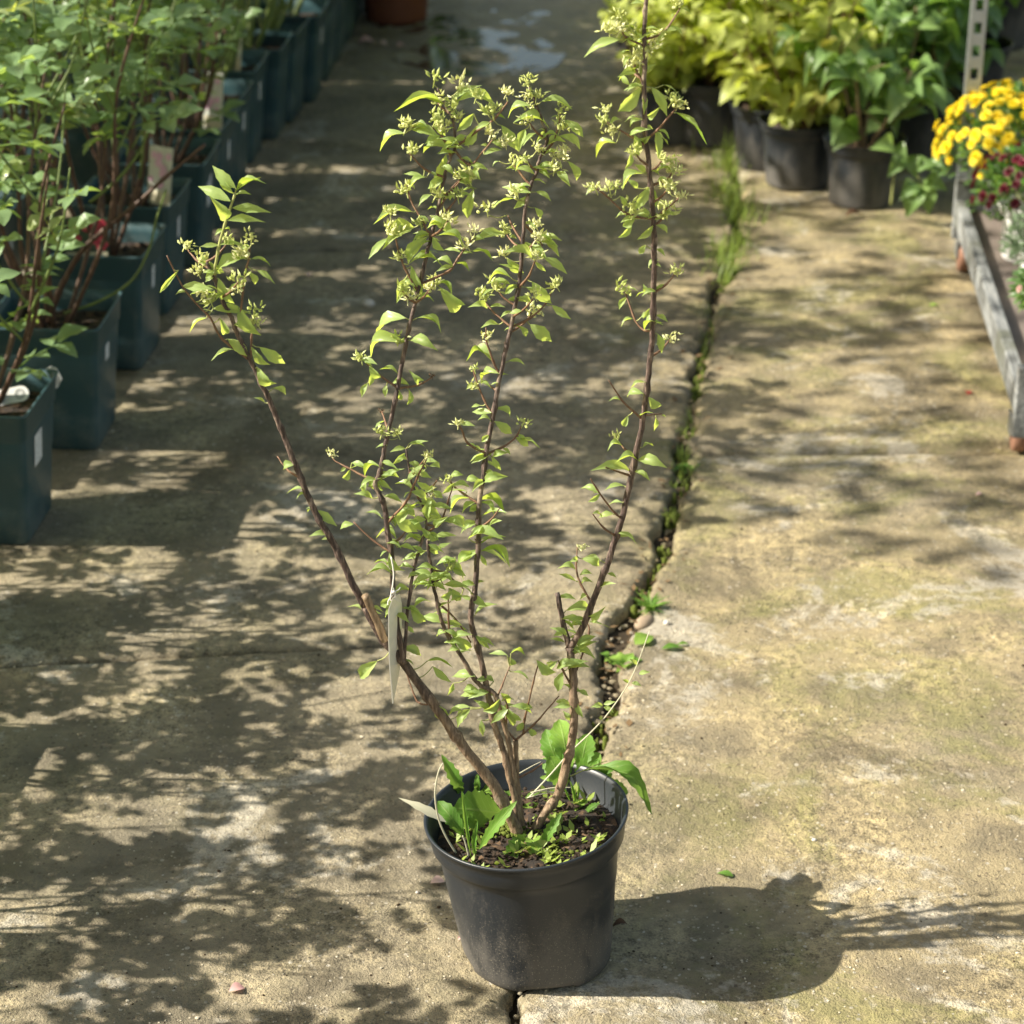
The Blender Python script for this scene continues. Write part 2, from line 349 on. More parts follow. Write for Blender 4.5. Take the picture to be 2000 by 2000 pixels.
def concrete():
    m, nt, b = mat('worn sandy concrete'); oc = objco(nt); sp = N(nt, 'SeparateXYZ'); nt.links.new(oc, sp.inputs[0])
    big = noise(nt, 1.5, 5, .6, oc, .3); mid = noise(nt, 6.5, 7, .66, oc, .4); fine = noise(nt, 55, 6, .72, oc); grit = noise(nt, 330, 3, .7, oc)
    xx, yy, zz = sp.outputs[0], sp.outputs[1], sp.outputs[2]
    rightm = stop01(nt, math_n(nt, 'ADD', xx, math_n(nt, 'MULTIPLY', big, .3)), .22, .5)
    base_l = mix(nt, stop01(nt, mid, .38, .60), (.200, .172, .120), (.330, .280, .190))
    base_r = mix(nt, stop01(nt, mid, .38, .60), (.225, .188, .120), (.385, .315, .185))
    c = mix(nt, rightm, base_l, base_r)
    c = mix(nt, math_n(nt, 'MULTIPLY', stop01(nt, big, .50, .64), .7), c, (.255, .222, .160))
    # rubbed damp-dark stains, 10 to 40 cm
    st1 = noise(nt, 2.4, 6, .68, oc, 1.6)
    c = mix(nt, math_n(nt, 'MULTIPLY', stop01(nt, st1, .52, .66), .70), c, (.135, .112, .072))
    # green algae film on the right slab and near the joint
    mossn = noise(nt, 3.0, 6, .70, oc, 1.2); mf = noise(nt, 34, 4, .7, oc)
    mk = math_n(nt, 'MULTIPLY', stop01(nt, math_n(nt, 'ADD', mossn, math_n(nt, 'MULTIPLY', mf, .22)), .56, .74), math_n(nt, 'ADD', math_n(nt, 'MULTIPLY', rightm, .48), .10))
    c = mix(nt, mk, c, (.225, .222, .078))
    # bleached bare cement
    g = noise(nt, 3.6, 6, .66, oc, .9); gf = noise(nt, 46, 5, .7, oc)
    gm = stop01(nt, math_n(nt, 'ADD', math_n(nt, 'ADD', g, math_n(nt, 'MULTIPLY', rightm, .03)), math_n(nt, 'MULTIPLY', gf, .30)), .715, .80)
    c = mix(nt, math_n(nt, 'MULTIPLY', gm, .62), c, (.50, .46, .385))
    # thin dirt
    dirt = noise(nt, 13, 6, .74, oc, .8)
    c = mix(nt, math_n(nt, 'MULTIPLY', stop01(nt, dirt, .54, .70), .5), c, (.130, .110, .070))
    # sandy grain whose strength wanders over the slab
    gr = math_n(nt, 'ADD', math_n(nt, 'MULTIPLY', fine, .7), math_n(nt, 'MULTIPLY', grit, .6))
    gc = mix(nt, stop01(nt, noise(nt, 5.5, 5, .6, oc), .38, .64), (1, 1, 1), ramp(nt, gr, [(.50, (.34, .32, .27)), (.60, (.95, .95, .94)), (.74, (1.75, 1.70, 1.56))]))
    c = mix(nt, 1.0, c, gc, 'MULTIPLY')
    # exposed aggregate: stones of several sizes and colours
    def agg(c, scale, keep, size, amt):
        vc = N(nt, 'TexVoronoi'); vc.inputs['Scale'].default_value = scale; nt.links.new(oc, vc.inputs['Vector'])
        cs = N(nt, 'SeparateColor'); nt.links.new(vc.outputs['Color'], cs.inputs[0])
        on = math_n(nt, 'MULTIPLY', math_n(nt, 'LESS_THAN', vc.outputs['Distance'], math_n(nt, 'MULTIPLY', cs.outputs[1], size)), math_n(nt, 'GREATER_THAN', cs.outputs[0], keep))
        sc = ramp(nt, cs.outputs[2], [(0, (.07, .055, .04)), (.30, (.16, .125, .085)), (.5, (.34, .27, .17)), (.8, (.50, .43, .31)), (1, (.68, .63, .54))])
        return mix(nt, math_n(nt, 'MULTIPLY', on, amt), c, sc), on
    c, o1 = agg(c, 170, .60, .50, .6); c, o2 = agg(c, 85, .84, .30, .55); c, o3 = agg(c, 34, .93, .15, .55)
    pale = o1; st = math_n(nt, 'MAXIMUM', o2, o3)
    # damp far part of the lane
    wn_ = noise(nt, 1.7, 5, .6, oc, .5)
    wet = math_n(nt, 'MULTIPLY', stop01(nt, math_n(nt, 'ADD', sp.outputs[1], math_n(nt, 'MULTIPLY', wn_, 3.0)), 7.0, 8.6), math_n(nt, 'SUBTRACT', 1.0, stop01(nt, sp.outputs[0], .5, .9)))
    pud = math_n(nt, 'MULTIPLY', stop01(nt, yy, 6.2, 6.8), math_n(nt, 'SUBTRACT', 1.0, stop01(nt, zz, .0002, .0030)))
    wet = math_n(nt, 'MAXIMUM', wet, math_n(nt, 'MULTIPLY', pud, math_n(nt, 'SUBTRACT', 1.0, stop01(nt, xx, .3, .6))))
    c = mix(nt, math_n(nt, 'MULTIPLY', wet, .65), c, mix(nt, 1.0, c, (.5, .52, .56), 'MULTIPLY'))
    nt.links.new(c, b.inputs['Base Color'])
    nt.links.new(math_n(nt, 'SUBTRACT', .88, math_n(nt, 'MULTIPLY', wet, .45)), b.inputs['Roughness'])
    b.inputs['Specular IOR Level'].default_value = .35
    h = math_n(nt, 'ADD', math_n(nt, 'MULTIPLY', fine, 1.2), math_n(nt, 'ADD', math_n(nt, 'MULTIPLY', grit, .5), math_n(nt, 'MULTIPLY', math_n(nt, 'MAXIMUM', math_n(nt, 'MULTIPLY', pale, .4), st), .3)))
    bump(nt, b, h, 1.0, .009); return m
M['concrete'] = concrete()
M['dirt'] = plain('dark damp earth', (.050, .038, .024), .9, .2, 40, .5, .9, 90)
M['yard'] = plain('yard earth', (.24, .20, .13), .95, .1, 3, .3, .5, 30)
def water():
    m, nt, b = mat('puddle water'); b.inputs['Base Color'].default_value = (.055, .05, .04, 1); b.inputs['Roughness'].default_value = .10
    b.inputs['Specular IOR Level'].default_value = .9; b.inputs['IOR'].default_value = 1.45
    bump(nt, b, noise(nt, 20, 2, .5, objco(nt)), .02, .002); return m
M['water'] = water()

# ------------------------------------------------------------------ the setting: ground, slabs with the open joint, soil in it
rng = random.Random(7)
YAW = rad(5.2)
mb = MB(); mb.add([(-150, -150, -.060), (150, -150, -.060), (150, 150, -.060), (-150, 150, -.060)], [(0, 1, 2, 3)])
tag(mb.build('ground', M['yard']), 'brown earth ground beneath the concrete slabs', kind='structure')
crack_px = [(1012,2060,.010),(1012,2000,.012),(1005,1965,.016),(1030,1880,.014),(1090,1700,.02),(1150,1540,.028),(1176,1450,.034),(1186,1400,.036),(1190,1330,.032),(1196,1280,.040),
            (1215,1230,.036),(1245,1185,.030),(1278,1130,.018),(1293,1080,.014),(1302,1030,.014),(1312,990,.016),(1330,930,.022),(1336,880,.026),(1352,800,.016),(1372,720,.016),
            (1386,640,.014),(1405,580,.016),(1430,520,.022),(1440,450,.022),(1440,380,.020),(1430,310,.018),(1420,230,.015),(1412,100,.015),(1408,0,.015)]
cp = [(G(x, y).y, G(x, y).x, w) for x, y, w in crack_px]
cY = np.array([c[0] for c in cp]); cX = np.array([c[1] for c in cp]); cW = np.array([c[2] for c in cp])
def nz(x, y, z=0.0): return MN.noise(Vector((x, y, z)))
def crack(Y, side):
    x = float(np.interp(Y, cY, cX)); w = float(np.interp(Y, cY, cW))
    if Y < cY[0]: x = cX[0] + (Y - cY[0]) * .1
    if Y > cY[-1]: x = cX[-1] + (Y - cY[-1]) * .091
    j = .020 * nz(Y * 8, side * 7.3) + .012 * nz(Y * 27, side * 3.1 + 5) + .007 * nz(Y * 70, side * 2.2) + .003 * nz(Y * 160, side)
    return x + side * w * .40 + j
def relief(x, y):
    return .0045 * nz(x * 2.2, y * 2.2, 3) + .0028 * nz(x * 8, y * 8, 9) + .0013 * nz(x * 26, y * 26, 4) + .0007 * nz(x * 70, y * 70, 1)
def slab(side, v0, v1, slope, gap=.004, fine=True):
    vs = []; rows = []
    v = v0 + gap
    Ys = []
    while v < v1 - gap:
        Ys.append(v); v += (.0065 if v < 3.4 else .009 if v < 4.5 else .016 if v < 8 else .12) if v > 1.9 else .08
    Ys.append(v1 - gap)
    us = [0]; d = .0045
    while us[-1] < 3.6:
        us.append(us[-1] + d); d = min(d * 1.10, .0085 if us[-1] < 1.15 else .02 if us[-1] < 1.7 else .3)
    nU = len(us); V_ = []
    for iy, v in enumerate(Ys):
        vj = min(v - v0, v1 - v)
        for u in us:
            # solve lateral position using the row's own Y
            y = v; x = crack(v, side) + side * u
            y = v + slope * x
            if v == Ys[0] or v == Ys[-1]: y += .006 * nz(x * 6, v0, 2) + .003 * nz(x * 25, v1, 2)
            z = relief(x, y)
            e = u + .0035 * nz(x * 40, y * 40, 6); z -= .010 * math.exp(-(max(e, 0) / .0045) ** 1.2) + .010 * math.exp(-(u / .022)) * max(0, .25 + 1.6 * nz(x * 22, y * 22, 8)) + .004 * math.exp(-(u / .05)) * nz(x * 60, y * 60, 5)
            z -= .010 * math.exp(-(vj / .007) ** 1.3) + .004 * math.exp(-vj / .02) * (.7 + nz(x * 14, y * 14, 5))
            V_.append((x, y, z))
    F = []
    nR = len(Ys)
    for i in range(nR - 1):
        for k in range(nU - 1):
            a = i * nU + k; q = (a, a + 1, a + nU + 1, a + nU)
            F.append(q if side > 0 else q[::-1])
    # broken side faces down into the joint
    def skirt(idx, flip):
        base = len(V_)
        for j in idx:
            x, y, z = V_[j]; V_.append((x + .004 * nz(x * 50, y * 50), y, -.058))
        for k in range(len(idx) - 1):
            q = (idx[k], idx[k + 1], base + k + 1, base + k); F.append(q if not flip else q[::-1])
    skirt([i * nU for i in range(nR)], side < 0)
    skirt(list(range(nU)), side > 0); skirt(list(range((nR - 1) * nU, nR * nU)), side < 0)
    m = MB(); m.v = V_; m.f = F; return m
J_L1, J_L2, J_R1 = 3.235, 5.15, 3.955
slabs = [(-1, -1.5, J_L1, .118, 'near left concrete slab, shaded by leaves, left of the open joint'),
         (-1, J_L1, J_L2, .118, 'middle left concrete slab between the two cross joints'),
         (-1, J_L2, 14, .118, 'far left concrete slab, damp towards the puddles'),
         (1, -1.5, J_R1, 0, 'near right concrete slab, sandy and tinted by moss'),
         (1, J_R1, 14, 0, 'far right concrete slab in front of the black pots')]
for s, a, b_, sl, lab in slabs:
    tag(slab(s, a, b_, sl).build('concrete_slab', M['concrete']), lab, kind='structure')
# earth that fills the joints, lumpy
mb = MB(); vs = []; nx = 14; ys = np.arange(1.4, 9.0, .012)
for y in ys:
    xc = float(np.interp(y, cY, cX))
    for k in range(nx + 1):
        x = xc + (k / nx - .5) * .13; vs.append((x, y, -.026 + .012 * nz(x * 30, y * 30) + .006 * nz(x * 90, y * 90, 3)))
fs = [(i * (nx + 1) + k, i * (nx + 1) + k + 1, (i + 1) * (nx + 1) + k + 1, (i + 1) * (nx + 1) + k) for i in range(len(ys) - 1) for k in range(nx)]
mb.add(vs, fs); tag(mb.build('joint_soil', M['dirt']), 'dark earth filling the open joint between the slabs', kind='structure')
# puddles on the far lane
def blob(cx, cy, rx, ry, seed, n=40):
    return [(cx + rx * math.cos(t) * (1 + .35 * nz(math.cos(t) * 1.3, math.sin(t) * 1.3, seed)), cy + ry * math.sin(t) * (1 + .35 * nz(math.cos(t) * 1.3, math.sin(t) * 1.3, seed + 5))) for t in [2 * math.pi * i / n for i in range(n)]]
for (px, py, rx, ry, sd_) in [(950, 104, .25, .26, 1), (900, 10, .34, .42, 6)]:
    c = G(px, py); pts = blob(c.x, c.y, rx, ry, sd_); mb = MB(); mb.add([(x, y, (.0003 if sd_ == 1 else -.0008)) for x, y in pts] , [tuple(range(len(pts)))])
    tag(mb.build('puddle', M['water'], smooth=False), 'shallow puddle reflecting the sky on the far lane' if sd_ == 1 else 'shallow puddle at the top edge of the photo, beyond the first', kind='structure')

# ------------------------------------------------------------------ moss, grass and grit of the joint (uncountable)
def gz(x, y): return relief(x, y)
mb = MB(); r = random.Random(11)
for i in range(1500):
    t = r.random() ** .8; Y = 2.62 + t * 2.9; xc = float(np.interp(Y, cY, cX)); w = float(np.interp(Y, cY, cW))
    if nz(Y * 3.3, 40) + .5 * nz(Y * 14, 4) < .02: continue
    x = xc + r.gauss(0, .5) * w + .01 * nz(Y * 20, 7); s = r.uniform(.0012, .0042)
    n = 6; top = Vector((x, Y, r.uniform(-.026, -.004)))
    vs = [top + Vector((0, 0, s))] + [top + Vector((math.cos(a) * s * r.uniform(.8, 1.5), math.sin(a) * s * r.uniform(.8, 1.5), -s * .2)) for a in [2 * math.pi * k / n for k in range(n)]]
    vs += [Vector((v.x, v.y, -.035)) for v in vs[1:]]
    mb.add(vs, [(0, 1 + k, 1 + (k + 1) % n) for k in range(n)] + [(1 + k, 7 + k, 7 + (k + 1) % n, 1 + (k + 1) % n) for k in range(n)])
tag(mb.build('moss', M['moss']), 'green moss cushions growing in the open joint', kind='stuff')
def blade(mb, base, h, lean, w, r, seg=4):
    a = r.uniform(0, 2 * math.pi); d = Vector((math.cos(a), math.sin(a), 0)); s = Vector((-d.y, d.x, 0)) * w
    vs = []
    for i in range(seg + 1):
        t = i / seg; p = base + d * lean * t * t + Vector((0, 0, h * (t - .25 * t * t * (lean / max(h, .001)))))
        ww = (1 - t ** 1.5); vs += [p - s * ww, p + s * ww]
    mb.add(vs, [(2 * i, 2 * i + 1, 2 * i + 3, 2 * i + 2) for i in range(seg)])
mb = MB()
for i in range(560):
    px, py = r.gauss(1432, 20), r.uniform(300, 545)
    px += 18 * math.sin(py / 31); 
    if r.random() < .3: px += r.uniform(-34, 34)
    if nz(py * .03, 8) < -.22: continue
    p = G(px, py); p.z = -.01
    hh = r.uniform(.025, .075) * (1 if py > 380 else 1.2); blade(mb, p, hh, r.uniform(.01, .06), r.uniform(.0012, .0022), r)
tag(mb.build('grass_strip', M['grass']), 'strip of bright green grass growing out of the far joint', 'grass', kind='stuff')
mb = MB()
for i in range(230):
    py = r.uniform(560, 1010); px = float(np.interp(py, [c[1] for c in crack_px][::-1], [c[0] for c in crack_px][::-1])) + r.gauss(0, 9)
    if nz(py * .02, 3) < -.05: continue
    p = G(px, py); p.z = -.015; blade(mb, p, r.uniform(.012, .035), r.uniform(.005, .025), .0015, r)
tag(mb.build('joint_weeds', M['grass']), 'small sparse weeds along the middle of the joint', 'weeds', kind='stuff')
ico = [Vector(v).normalized() for v in [(0,0,1),(.9,0,.45),(.28,.85,.45),(-.72,.53,.45),(-.72,-.53,.45),(.28,-.85,.45),(.72,.53,-.45),(-.28,.85,-.45),(-.9,0,-.45),(-.28,-.85,-.45),(.72,-.53,-.45),(0,0,-1)]]
icf = [(0,1,2),(0,2,3),(0,3,4),(0,4,5),(0,5,1),(1,6,2),(2,7,3),(3,8,4),(4,9,5),(5,10,1),(2,6,7),(3,7,8),(4,8,9),(5,9,10),(1,10,6),(6,11,7),(7,11,8),(8,11,9),(9,11,10),(10,11,6)]
def stone(mb, c, s, r, flat=.6):
    q = Matrix.Rotation(r.uniform(0, 6.3), 3, 'Z'); sx, sy = r.uniform(.7, 1.3), r.uniform(.6, 1.1)
    mb.add([c + q @ Vector((v.x * s * sx * r.uniform(.8, 1.15), v.y * s * sy * r.uniform(.8, 1.15), v.z * s * flat)) for v in ico], icf)
for name, m_, cnt, lab in [('grit', plain('grit grains', (.50, .44, .33), .8, .3, 25, .5), 5200, 'loose pale sand grains and grit scattered over the slabs'),
                           ('litter_specks', plain('dark litter', (.05, .035, .022), .9, .1, 40, .5), 1500, 'dark specks of soil and plant litter on the slabs')]:
    mb = MB()
    for i in range(cnt):
        Y = 2.15 + (r.random() ** 1.5) * 3.6; X = r.uniform(-.24, .24) * (Y + .9)
        if abs(X - float(np.interp(Y, cY, cX))) < .02: continue
        if nz(X * 3, Y * 3, 9) < r.uniform(-.5, .2): continue
        s = r.uniform(.0008, .0018) * (1.9 if r.random() < .05 else 1); stone(mb, Vector((X, Y, gz(X, Y) + s * .2)), s, r)
    tag(mb.build(name, m_, smooth=False), lab, kind='stuff')

mb = MB(); r = random.Random(19)
for i in range(520):
    Y = 2.2 + r.random() * 3.2; xc = float(np.interp(Y, cY, cX)); w = float(np.interp(Y, cY, cW)); inside = r.random() < .6
    x = xc + (r.uniform(-.5, .5) * w if inside else r.gauss(0, .045)); s = r.uniform(.0015, .006) * (1.6 if r.random() < .1 else 1) * (1 if inside else .55)
    stone(mb, Vector((x, Y, (-.020 if inside else gz(x, Y)) + s * .3)), s, r, .6)
tag(mb.build('rubble', M['concrete'], smooth=False), 'crumbs of broken concrete in and along the open joint', kind='stuff')
mb = MB()
for i in range(260):
    Y = 2.5 + r.random() * 2.6; xc = float(np.interp(Y, cY, cX)); x = xc + r.gauss(0, .02); a = r.uniform(0, 6.3); L = r.uniform(.004, .022)
    b = Vector((x, Y, -.014 if abs(x - xc) < .014 else gz(x, Y) + .001)); d = Vector((math.cos(a), math.sin(a), r.uniform(0, .3))) * L; q = Vector((-d.y, d.x, 0)) * r.uniform(.05, .35)
    mb.add([b, b + d * .5 + q, b + d, b + d * .5 - q], [(0, 1, 2, 3)])
tag(mb.build('dead_bits', plain('dead plant bits', (.16, .105, .055), .9, .1, 60, .5)), 'dead bits of leaf and stalk caught in the joint', kind='stuff')

# ------------------------------------------------------------------ small things lying on the slabs
def lying_leaf(name, px, py, length, ang, me, label, cat, ws=1.0, up=.002, group=None):
    p = G(px, py); p.z = gz(p.x, p.y) + up; a = rad(ang)
    o = put(name, me, Vector((0, 0, 0)), Vector((math.cos(a), math.sin(a), .05)) * length, Vector((.1, -.1, 1)), None, ws); o.location = p
    return tag(o, label, cat, group)
LM_flat = leaf_mesh('flat_leaf', M['weed_leaf'], .5, 8, .08, .18, .05)
LM_pink = leaf_mesh('petal', M['pink_petal'], .75, 6, .14, .2, 0, .55)
LM_dead = leaf_mesh('dead_leaf', M['dead'], .4, 8, .16, .3, .1)
LM_brown = leaf_mesh('brown_leaf', plain('brown dead leaf', (.10, .055, .03), .8, .2, 50, .4), .5, 8, .2, .35, .08)
LM_red = leaf_mesh('red_petal', leaf_mat('red petal', [(0, (.5, .03, .05)), (1, (.6, .05, .06))], (.6, .05, .05), .3, .5, vein=False), .8, 6, .15, .2, 0, .5)
lying_leaf('fallen_leaf', 1432, 1712, .022, 160, LM_flat, 'fresh green leaf fallen at the edge of the pot shadow', 'leaf')
lying_leaf('fallen_leaf', 1240, 1262, .040, 40, LM_flat, 'oval green leaf lying flat beside the open joint', 'leaf', 1.5)
lying_leaf('fallen_leaf', 1292, 1272, .034, 5, LM_flat, 'narrow yellowish green leaf on the slab right of the joint', 'leaf', .8)
lying_leaf('fallen_leaf', 1345, 1262, .02, 190, LM_flat, 'small curled green leaf right of the narrow yellowish one', 'leaf', .8)
lying_leaf('brown_leaf', 1225, 1808, .022, 200, LM_brown, 'curled dark brown leaf at the right foot of the black pot', 'leaf')
lying_leaf('brown_leaf', 1650, 424, .045, 10, LM_brown, 'light brown leaf lying before the black pots', 'leaf')
lying_leaf('pink_petal', 840, 1725, .020, 10, LM_pink, 'pale pink petal left of the black pot', 'petal')
lying_leaf('pink_petal', 895, 1840, .008, 60, LM_pink, 'tiny pink petal touching the foot of the black pot', 'petal')
lying_leaf('pink_petal', 447, 1938, .020, 20, LM_pink, 'crumpled pinkish petal in the shade at the bottom left', 'petal')
lying_leaf('pink_petal', 602, 540, .018, 90, LM_pink, 'small pink petal in the lane level with the left shoot', 'petal')
lying_leaf('pink_petal', 1905, 968, .014, 10, LM_pink, 'small pinkish petal on the sandy right slab', 'petal')
lying_leaf('red_petal', 1890, 772, .018, 80, LM_red, 'bright red petal on the slab beside the wooden bench rail', 'petal')
lying_leaf('fallen_leaf', 1815, 600, .022, 10, LM_flat, 'small bright green leaf on the far right slab', 'leaf')
for (px, py, s, lab) in [(720, 598, .018, 'white round pebble in the shaded lane'), (815, 1742, .004, 'tiny white pebble left of the pot'), (1302, 1221, .008, 'small white pebble beside the grass tuft'),
                         (1258, 1215, .022, 'brown stone stuck in the open joint'), (1590, 2000 * .82, .004, 'pale pebble on the right slab')]:
    mb = MB(); p = G(px, py); stone(mb, Vector((0, 0, s * .3)), s, random.Random(px), .6)
    o = mb.build('pebble', M['pebble_w'] if 'brown' not in lab else plain('brown stone', (.30, .23, .16), .85, .2, 40, .3)); o.location = (p.x, p.y, gz(p.x, p.y) - (.01 if 'joint' in lab and 'brown' in lab else 0))
    o.modifiers.new('sub', 'SUBSURF').levels = 1; o.modifiers['sub'].render_levels = 2; tag(o, lab, 'pebble')
for (px, py, L, a, lab) in [(700, 88, .05, 10, 'white blossom dropped on the damp lane, left one'), (755, 92, .035, 150, 'white blossom dropped on the damp lane, middle one'), (775, 96, .03, 30, 'white blossom dropped on the damp lane, right one')]:
    lying_leaf('fallen_blossom', px, py, L, a, LM_pink, lab, 'blossom', 1.2, .006, 'blossoms dropped on the damp lane')

# weeds in the joint
def rosette(name, px, py, n, L, me, label, z=-.01, up=.5, seed=1, ws=1.0):
    r = random.Random(seed); p = G(px, py); p.z = z; e = empty(name, p); tag(e, label, 'weed')
    for i in range(n):
        a = 2 * math.pi * i / n + r.uniform(-.3, .3); l = L * r.uniform(.7, 1.1); u = up * r.uniform(.6, 1.4)
        put('leaf', me, Vector((0, 0, 0)), Vector((math.cos(a), math.sin(a), u)).normalized() * l, Vector((-math.cos(a) * .5, -math.sin(a) * .5, 1)), e, ws, 1.6)
    return e
LM_blade = leaf_mesh('grass_blade', M['weed_leaf'], .09, 6, .12, .3, 0, .25)
LM_weed = leaf_mesh('weed_leaf', M['weed_leaf'], .55, 8, .12, .15, .04, .55, petiole=.3)
rosette('grass_tuft', 1270, 1192, 34, .045, LM_blade, 'spiky green grass tuft growing in the open joint', -.012, 1.0, 3, 1.4)
rosette('joint_weed', 1222, 1295, 8, .036, LM_weed, 'small round leaved weed in the joint behind the pot', -.02, .9, 5)
rosette('joint_weed', 1196, 1275, 5, .026, LM_weed, 'tiny weed at the left edge of the joint', -.02, .6, 6)
rosette('joint_weed', 1345, 905, 7, .03, LM_weed, 'low dark weed far up in the joint', -.02, .5, 8)

# ------------------------------------------------------------------ pots
def lathe(prof, n=64, fx=None):
    """prof: (r, z); fx(angle, r, z) -> xyz"""
    mb = MB(); vs = []
    for (r_, z_) in prof:
        for k in range(n):
            a = 2 * math.pi * k / n
            vs.append(fx(a, r_, z_) if fx else (r_ * math.cos(a), r_ * math.sin(a), z_))
    fs = [(i * n + k, i * n + (k + 1) % n, (i + 1) * n + (k + 1) % n, (i + 1) * n + k) for i in range(len(prof) - 1) for k in range(n)]
    mb.add(vs, fs); return mb
def round_pot_prof(R, Hh, rb, band=.034, lip=.003):
    w = .0022
    pr = [(0, .006), (rb * .8, .006), (rb * .93, .004), (rb * .97, 0), (rb, .003)]
    rs = R - .012
    for i in range(1, 14): t = i / 14; pr.append((rb + (rs - rb) * t, .003 + (Hh - band - .004 - .003) * t))
    pr += [(rs + .001, Hh - band - .003), (R - .0065, Hh - band), (R - .005, Hh - band + .003), (R - .003, Hh - band * .5), (R - .002, Hh - .006), (R + lip * .3, Hh - .005), (R + lip * .5, Hh - .001), (R, Hh), (R - w, Hh - .001),
           (R - w - .003, Hh - .006), (R - w - .006, Hh - band), (rs - w, Hh - band - .004), (rs - w - (rs - rb) * .55, Hh * .45)]
    return pr
def soil_disc(R, z, seed=0, lump=.004, n=30):
    r = random.Random(seed); mb = MB(); vs = [(0, 0, z + .006)]; rings = 9
    for i in range(1, rings + 1):
        for k in range(n):
            a = 2 * math.pi * k / n; rr = R * i / rings; x, y = rr * math.cos(a), rr * math.sin(a)
            vs.append((x, y, z + lump * nz(x * 45, y * 45, z * 9) + lump * .8 * nz(x * 130, y * 130, seed) + .004 * (1 - i / rings)))
    fs = [(0, 1 + k, 1 + (k + 1) % n) for k in range(n)] + [(1 + i * n + k, 1 + (i + 1) * n + k, 1 + (i + 1) * n + (k + 1) % n, 1 + i * n + (k + 1) % n) for i in range(rings - 1) for k in range(n)]
    mb.add(vs, fs); return mb

# ------------------------------------------------------------------ THE SHRUB in its dusty black pot
BASE = Vector((.032, 2.408, 0)); PR, PH, PB = .1215, .200, .091
shrub = empty('potted_shrub', BASE); tag(shrub, 'tall shrub with pale starry seed heads in a dusty black pot in the lane', 'potted shrub')
TILT = -.082
def potfx(a, r_, z_):
    k = z_ / PH; n1 = 1 + .010 * nz(math.cos(a) * 1.4, math.sin(a) * 1.4, z_ * 9) * (1 if r_ > .02 else 0)
    x, y = r_ * math.cos(a) * n1, r_ * math.sin(a) * n1
    dz = 0
    if z_ < .02 and r_ > PB * .9:
        c = max(math.sin(a * 4 + .9), 0) ** .35 if math.sin(a * 4 + .9) > 0 else 0
        dz = .007 * c if z_ < .0035 else 0
    dent = .0035 * math.exp(-((z_ - .115) / .008) ** 2) * math.exp(-((a - 5.55) / .45) ** 2) - .0028 * math.exp(-((z_ - .095) / .012) ** 2) * math.exp(-((a - 5.6) / .5) ** 2)
    x += dent * math.cos(a); y += dent * math.sin(a)
    return (x - .0155 * k, y, z_ + dz - x * TILT * k * (1 if z_ > .01 else 0) * -1 * -1)
pot = lathe(round_pot_prof(PR, PH, PB), 112, potfx).build('pot', M['pot'], shrub)
pot['label'] = 'black plastic pot with a dusty wall and a leaning rim'
SZ = .166
def inpot(v): return Vector((v[0] - .0155 * v[2] / PH, v[1], v[2] - v[0] * TILT * v[2] / PH))
sd_ = soil_disc(PR - .012, SZ, 3, .006, 48); sd_.v = [tuple(inpot(v)) for v in sd_.v]; sd_.build('soil', M['soil'], shrub)
mb = MB(); r = random.Random(5)
for i in range(520):
    a = r.uniform(0, 6.28); q = PR * .86 * math.sqrt(r.random()); stone(mb, inpot(Vector((q * math.cos(a), q * math.sin(a), SZ + .005))), r.uniform(.0008, .0042), r, .6)
o = mb.build('soil_crumbs', M['bark_chip'], shrub, False); o['kind'] = 'stuff'
mb = MB()
for (cx, cy, sc, n_) in [(1000, 1618, .013, 90), (1090, 1668, .011, 70)]:
    c = G(cx, cy, SZ + .006) - BASE
    for i in range(n_):
        p = c + Vector((r.gauss(0, 1) * sc, r.gauss(0, 1) * sc * .8, 0)); stone(mb, p, r.uniform(.0018, .004), r, .8)
o = mb.build('moss', M['moss'], shrub); o['kind'] = 'stuff'

STEMS = []           # (px list, ydepth list, object) for lookups
def add_stem(pts, dy, r0, r1, m_, parent=None, name='stem', n=8, node=9, sub=5, kn=.06):
    """pts: picture points, dy: depth beyond the pot centre at first and last point"""
    k = len(pts); cum = [0]
    for i in range(1, k): cum.append(cum[-1] + math.hypot(pts[i][0] - pts[i-1][0], pts[i][1] - pts[i-1][1]))
    T = cum[-1] or 1
    ds = [np.interp(c / T, np.linspace(0, 1, len(dy)), dy) for c in cum]
    P = [V(p[0], p[1], BASE.y + d) - BASE for p, d in zip(pts, ds)]
    path = smooth_path(P, sub); rg = random.Random(int(pts[0][0] * 7 + pts[0][1]))
    path = [p + Vector((rg.uniform(-1, 1), rg.uniform(-1, 1), 0)) * min(.0006, r0 * .2) if 0 < i < len(path) - 1 else p for i, p in enumerate(path)]
    mb = MB(); tube(mb, path, r0, r1, n, kn, rg, node)
    o = mb.build(name, m_, parent or shrub)
    for p in path:
        w = p + BASE; q = w - Vector((0, 0, H)); d = q.dot(FW); STEMS.append((1000 + FPX * q.x / d, 1000 - FPX * q.dot(UP) / d, p, o if name == 'stem' else (parent or o)))
    return o
def depth_at(px, py):
    return min(STEMS, key=lambda s: (s[0] - px) ** 2 + (s[1] - py) ** 2)
def twig(pts, r0=.0016, r1=.0008, m_=None, dd=None, rg=random.Random(3)):
    s = depth_at(*pts[0]); d0 = s[2].y; d1 = d0 + (rg.uniform(-.035, .035) if dd is None else dd)
    pts = [(s[0], s[1])] + list(pts)[1:] if math.hypot(s[0]-pts[0][0], s[1]-pts[0][1]) < 14 else [(s[0], s[1])] + list(pts)
    return add_stem(pts, [d0, d1], r0, r1, m_ or M['twig'], s[3], 'twig', 5, 5, 4, .1)

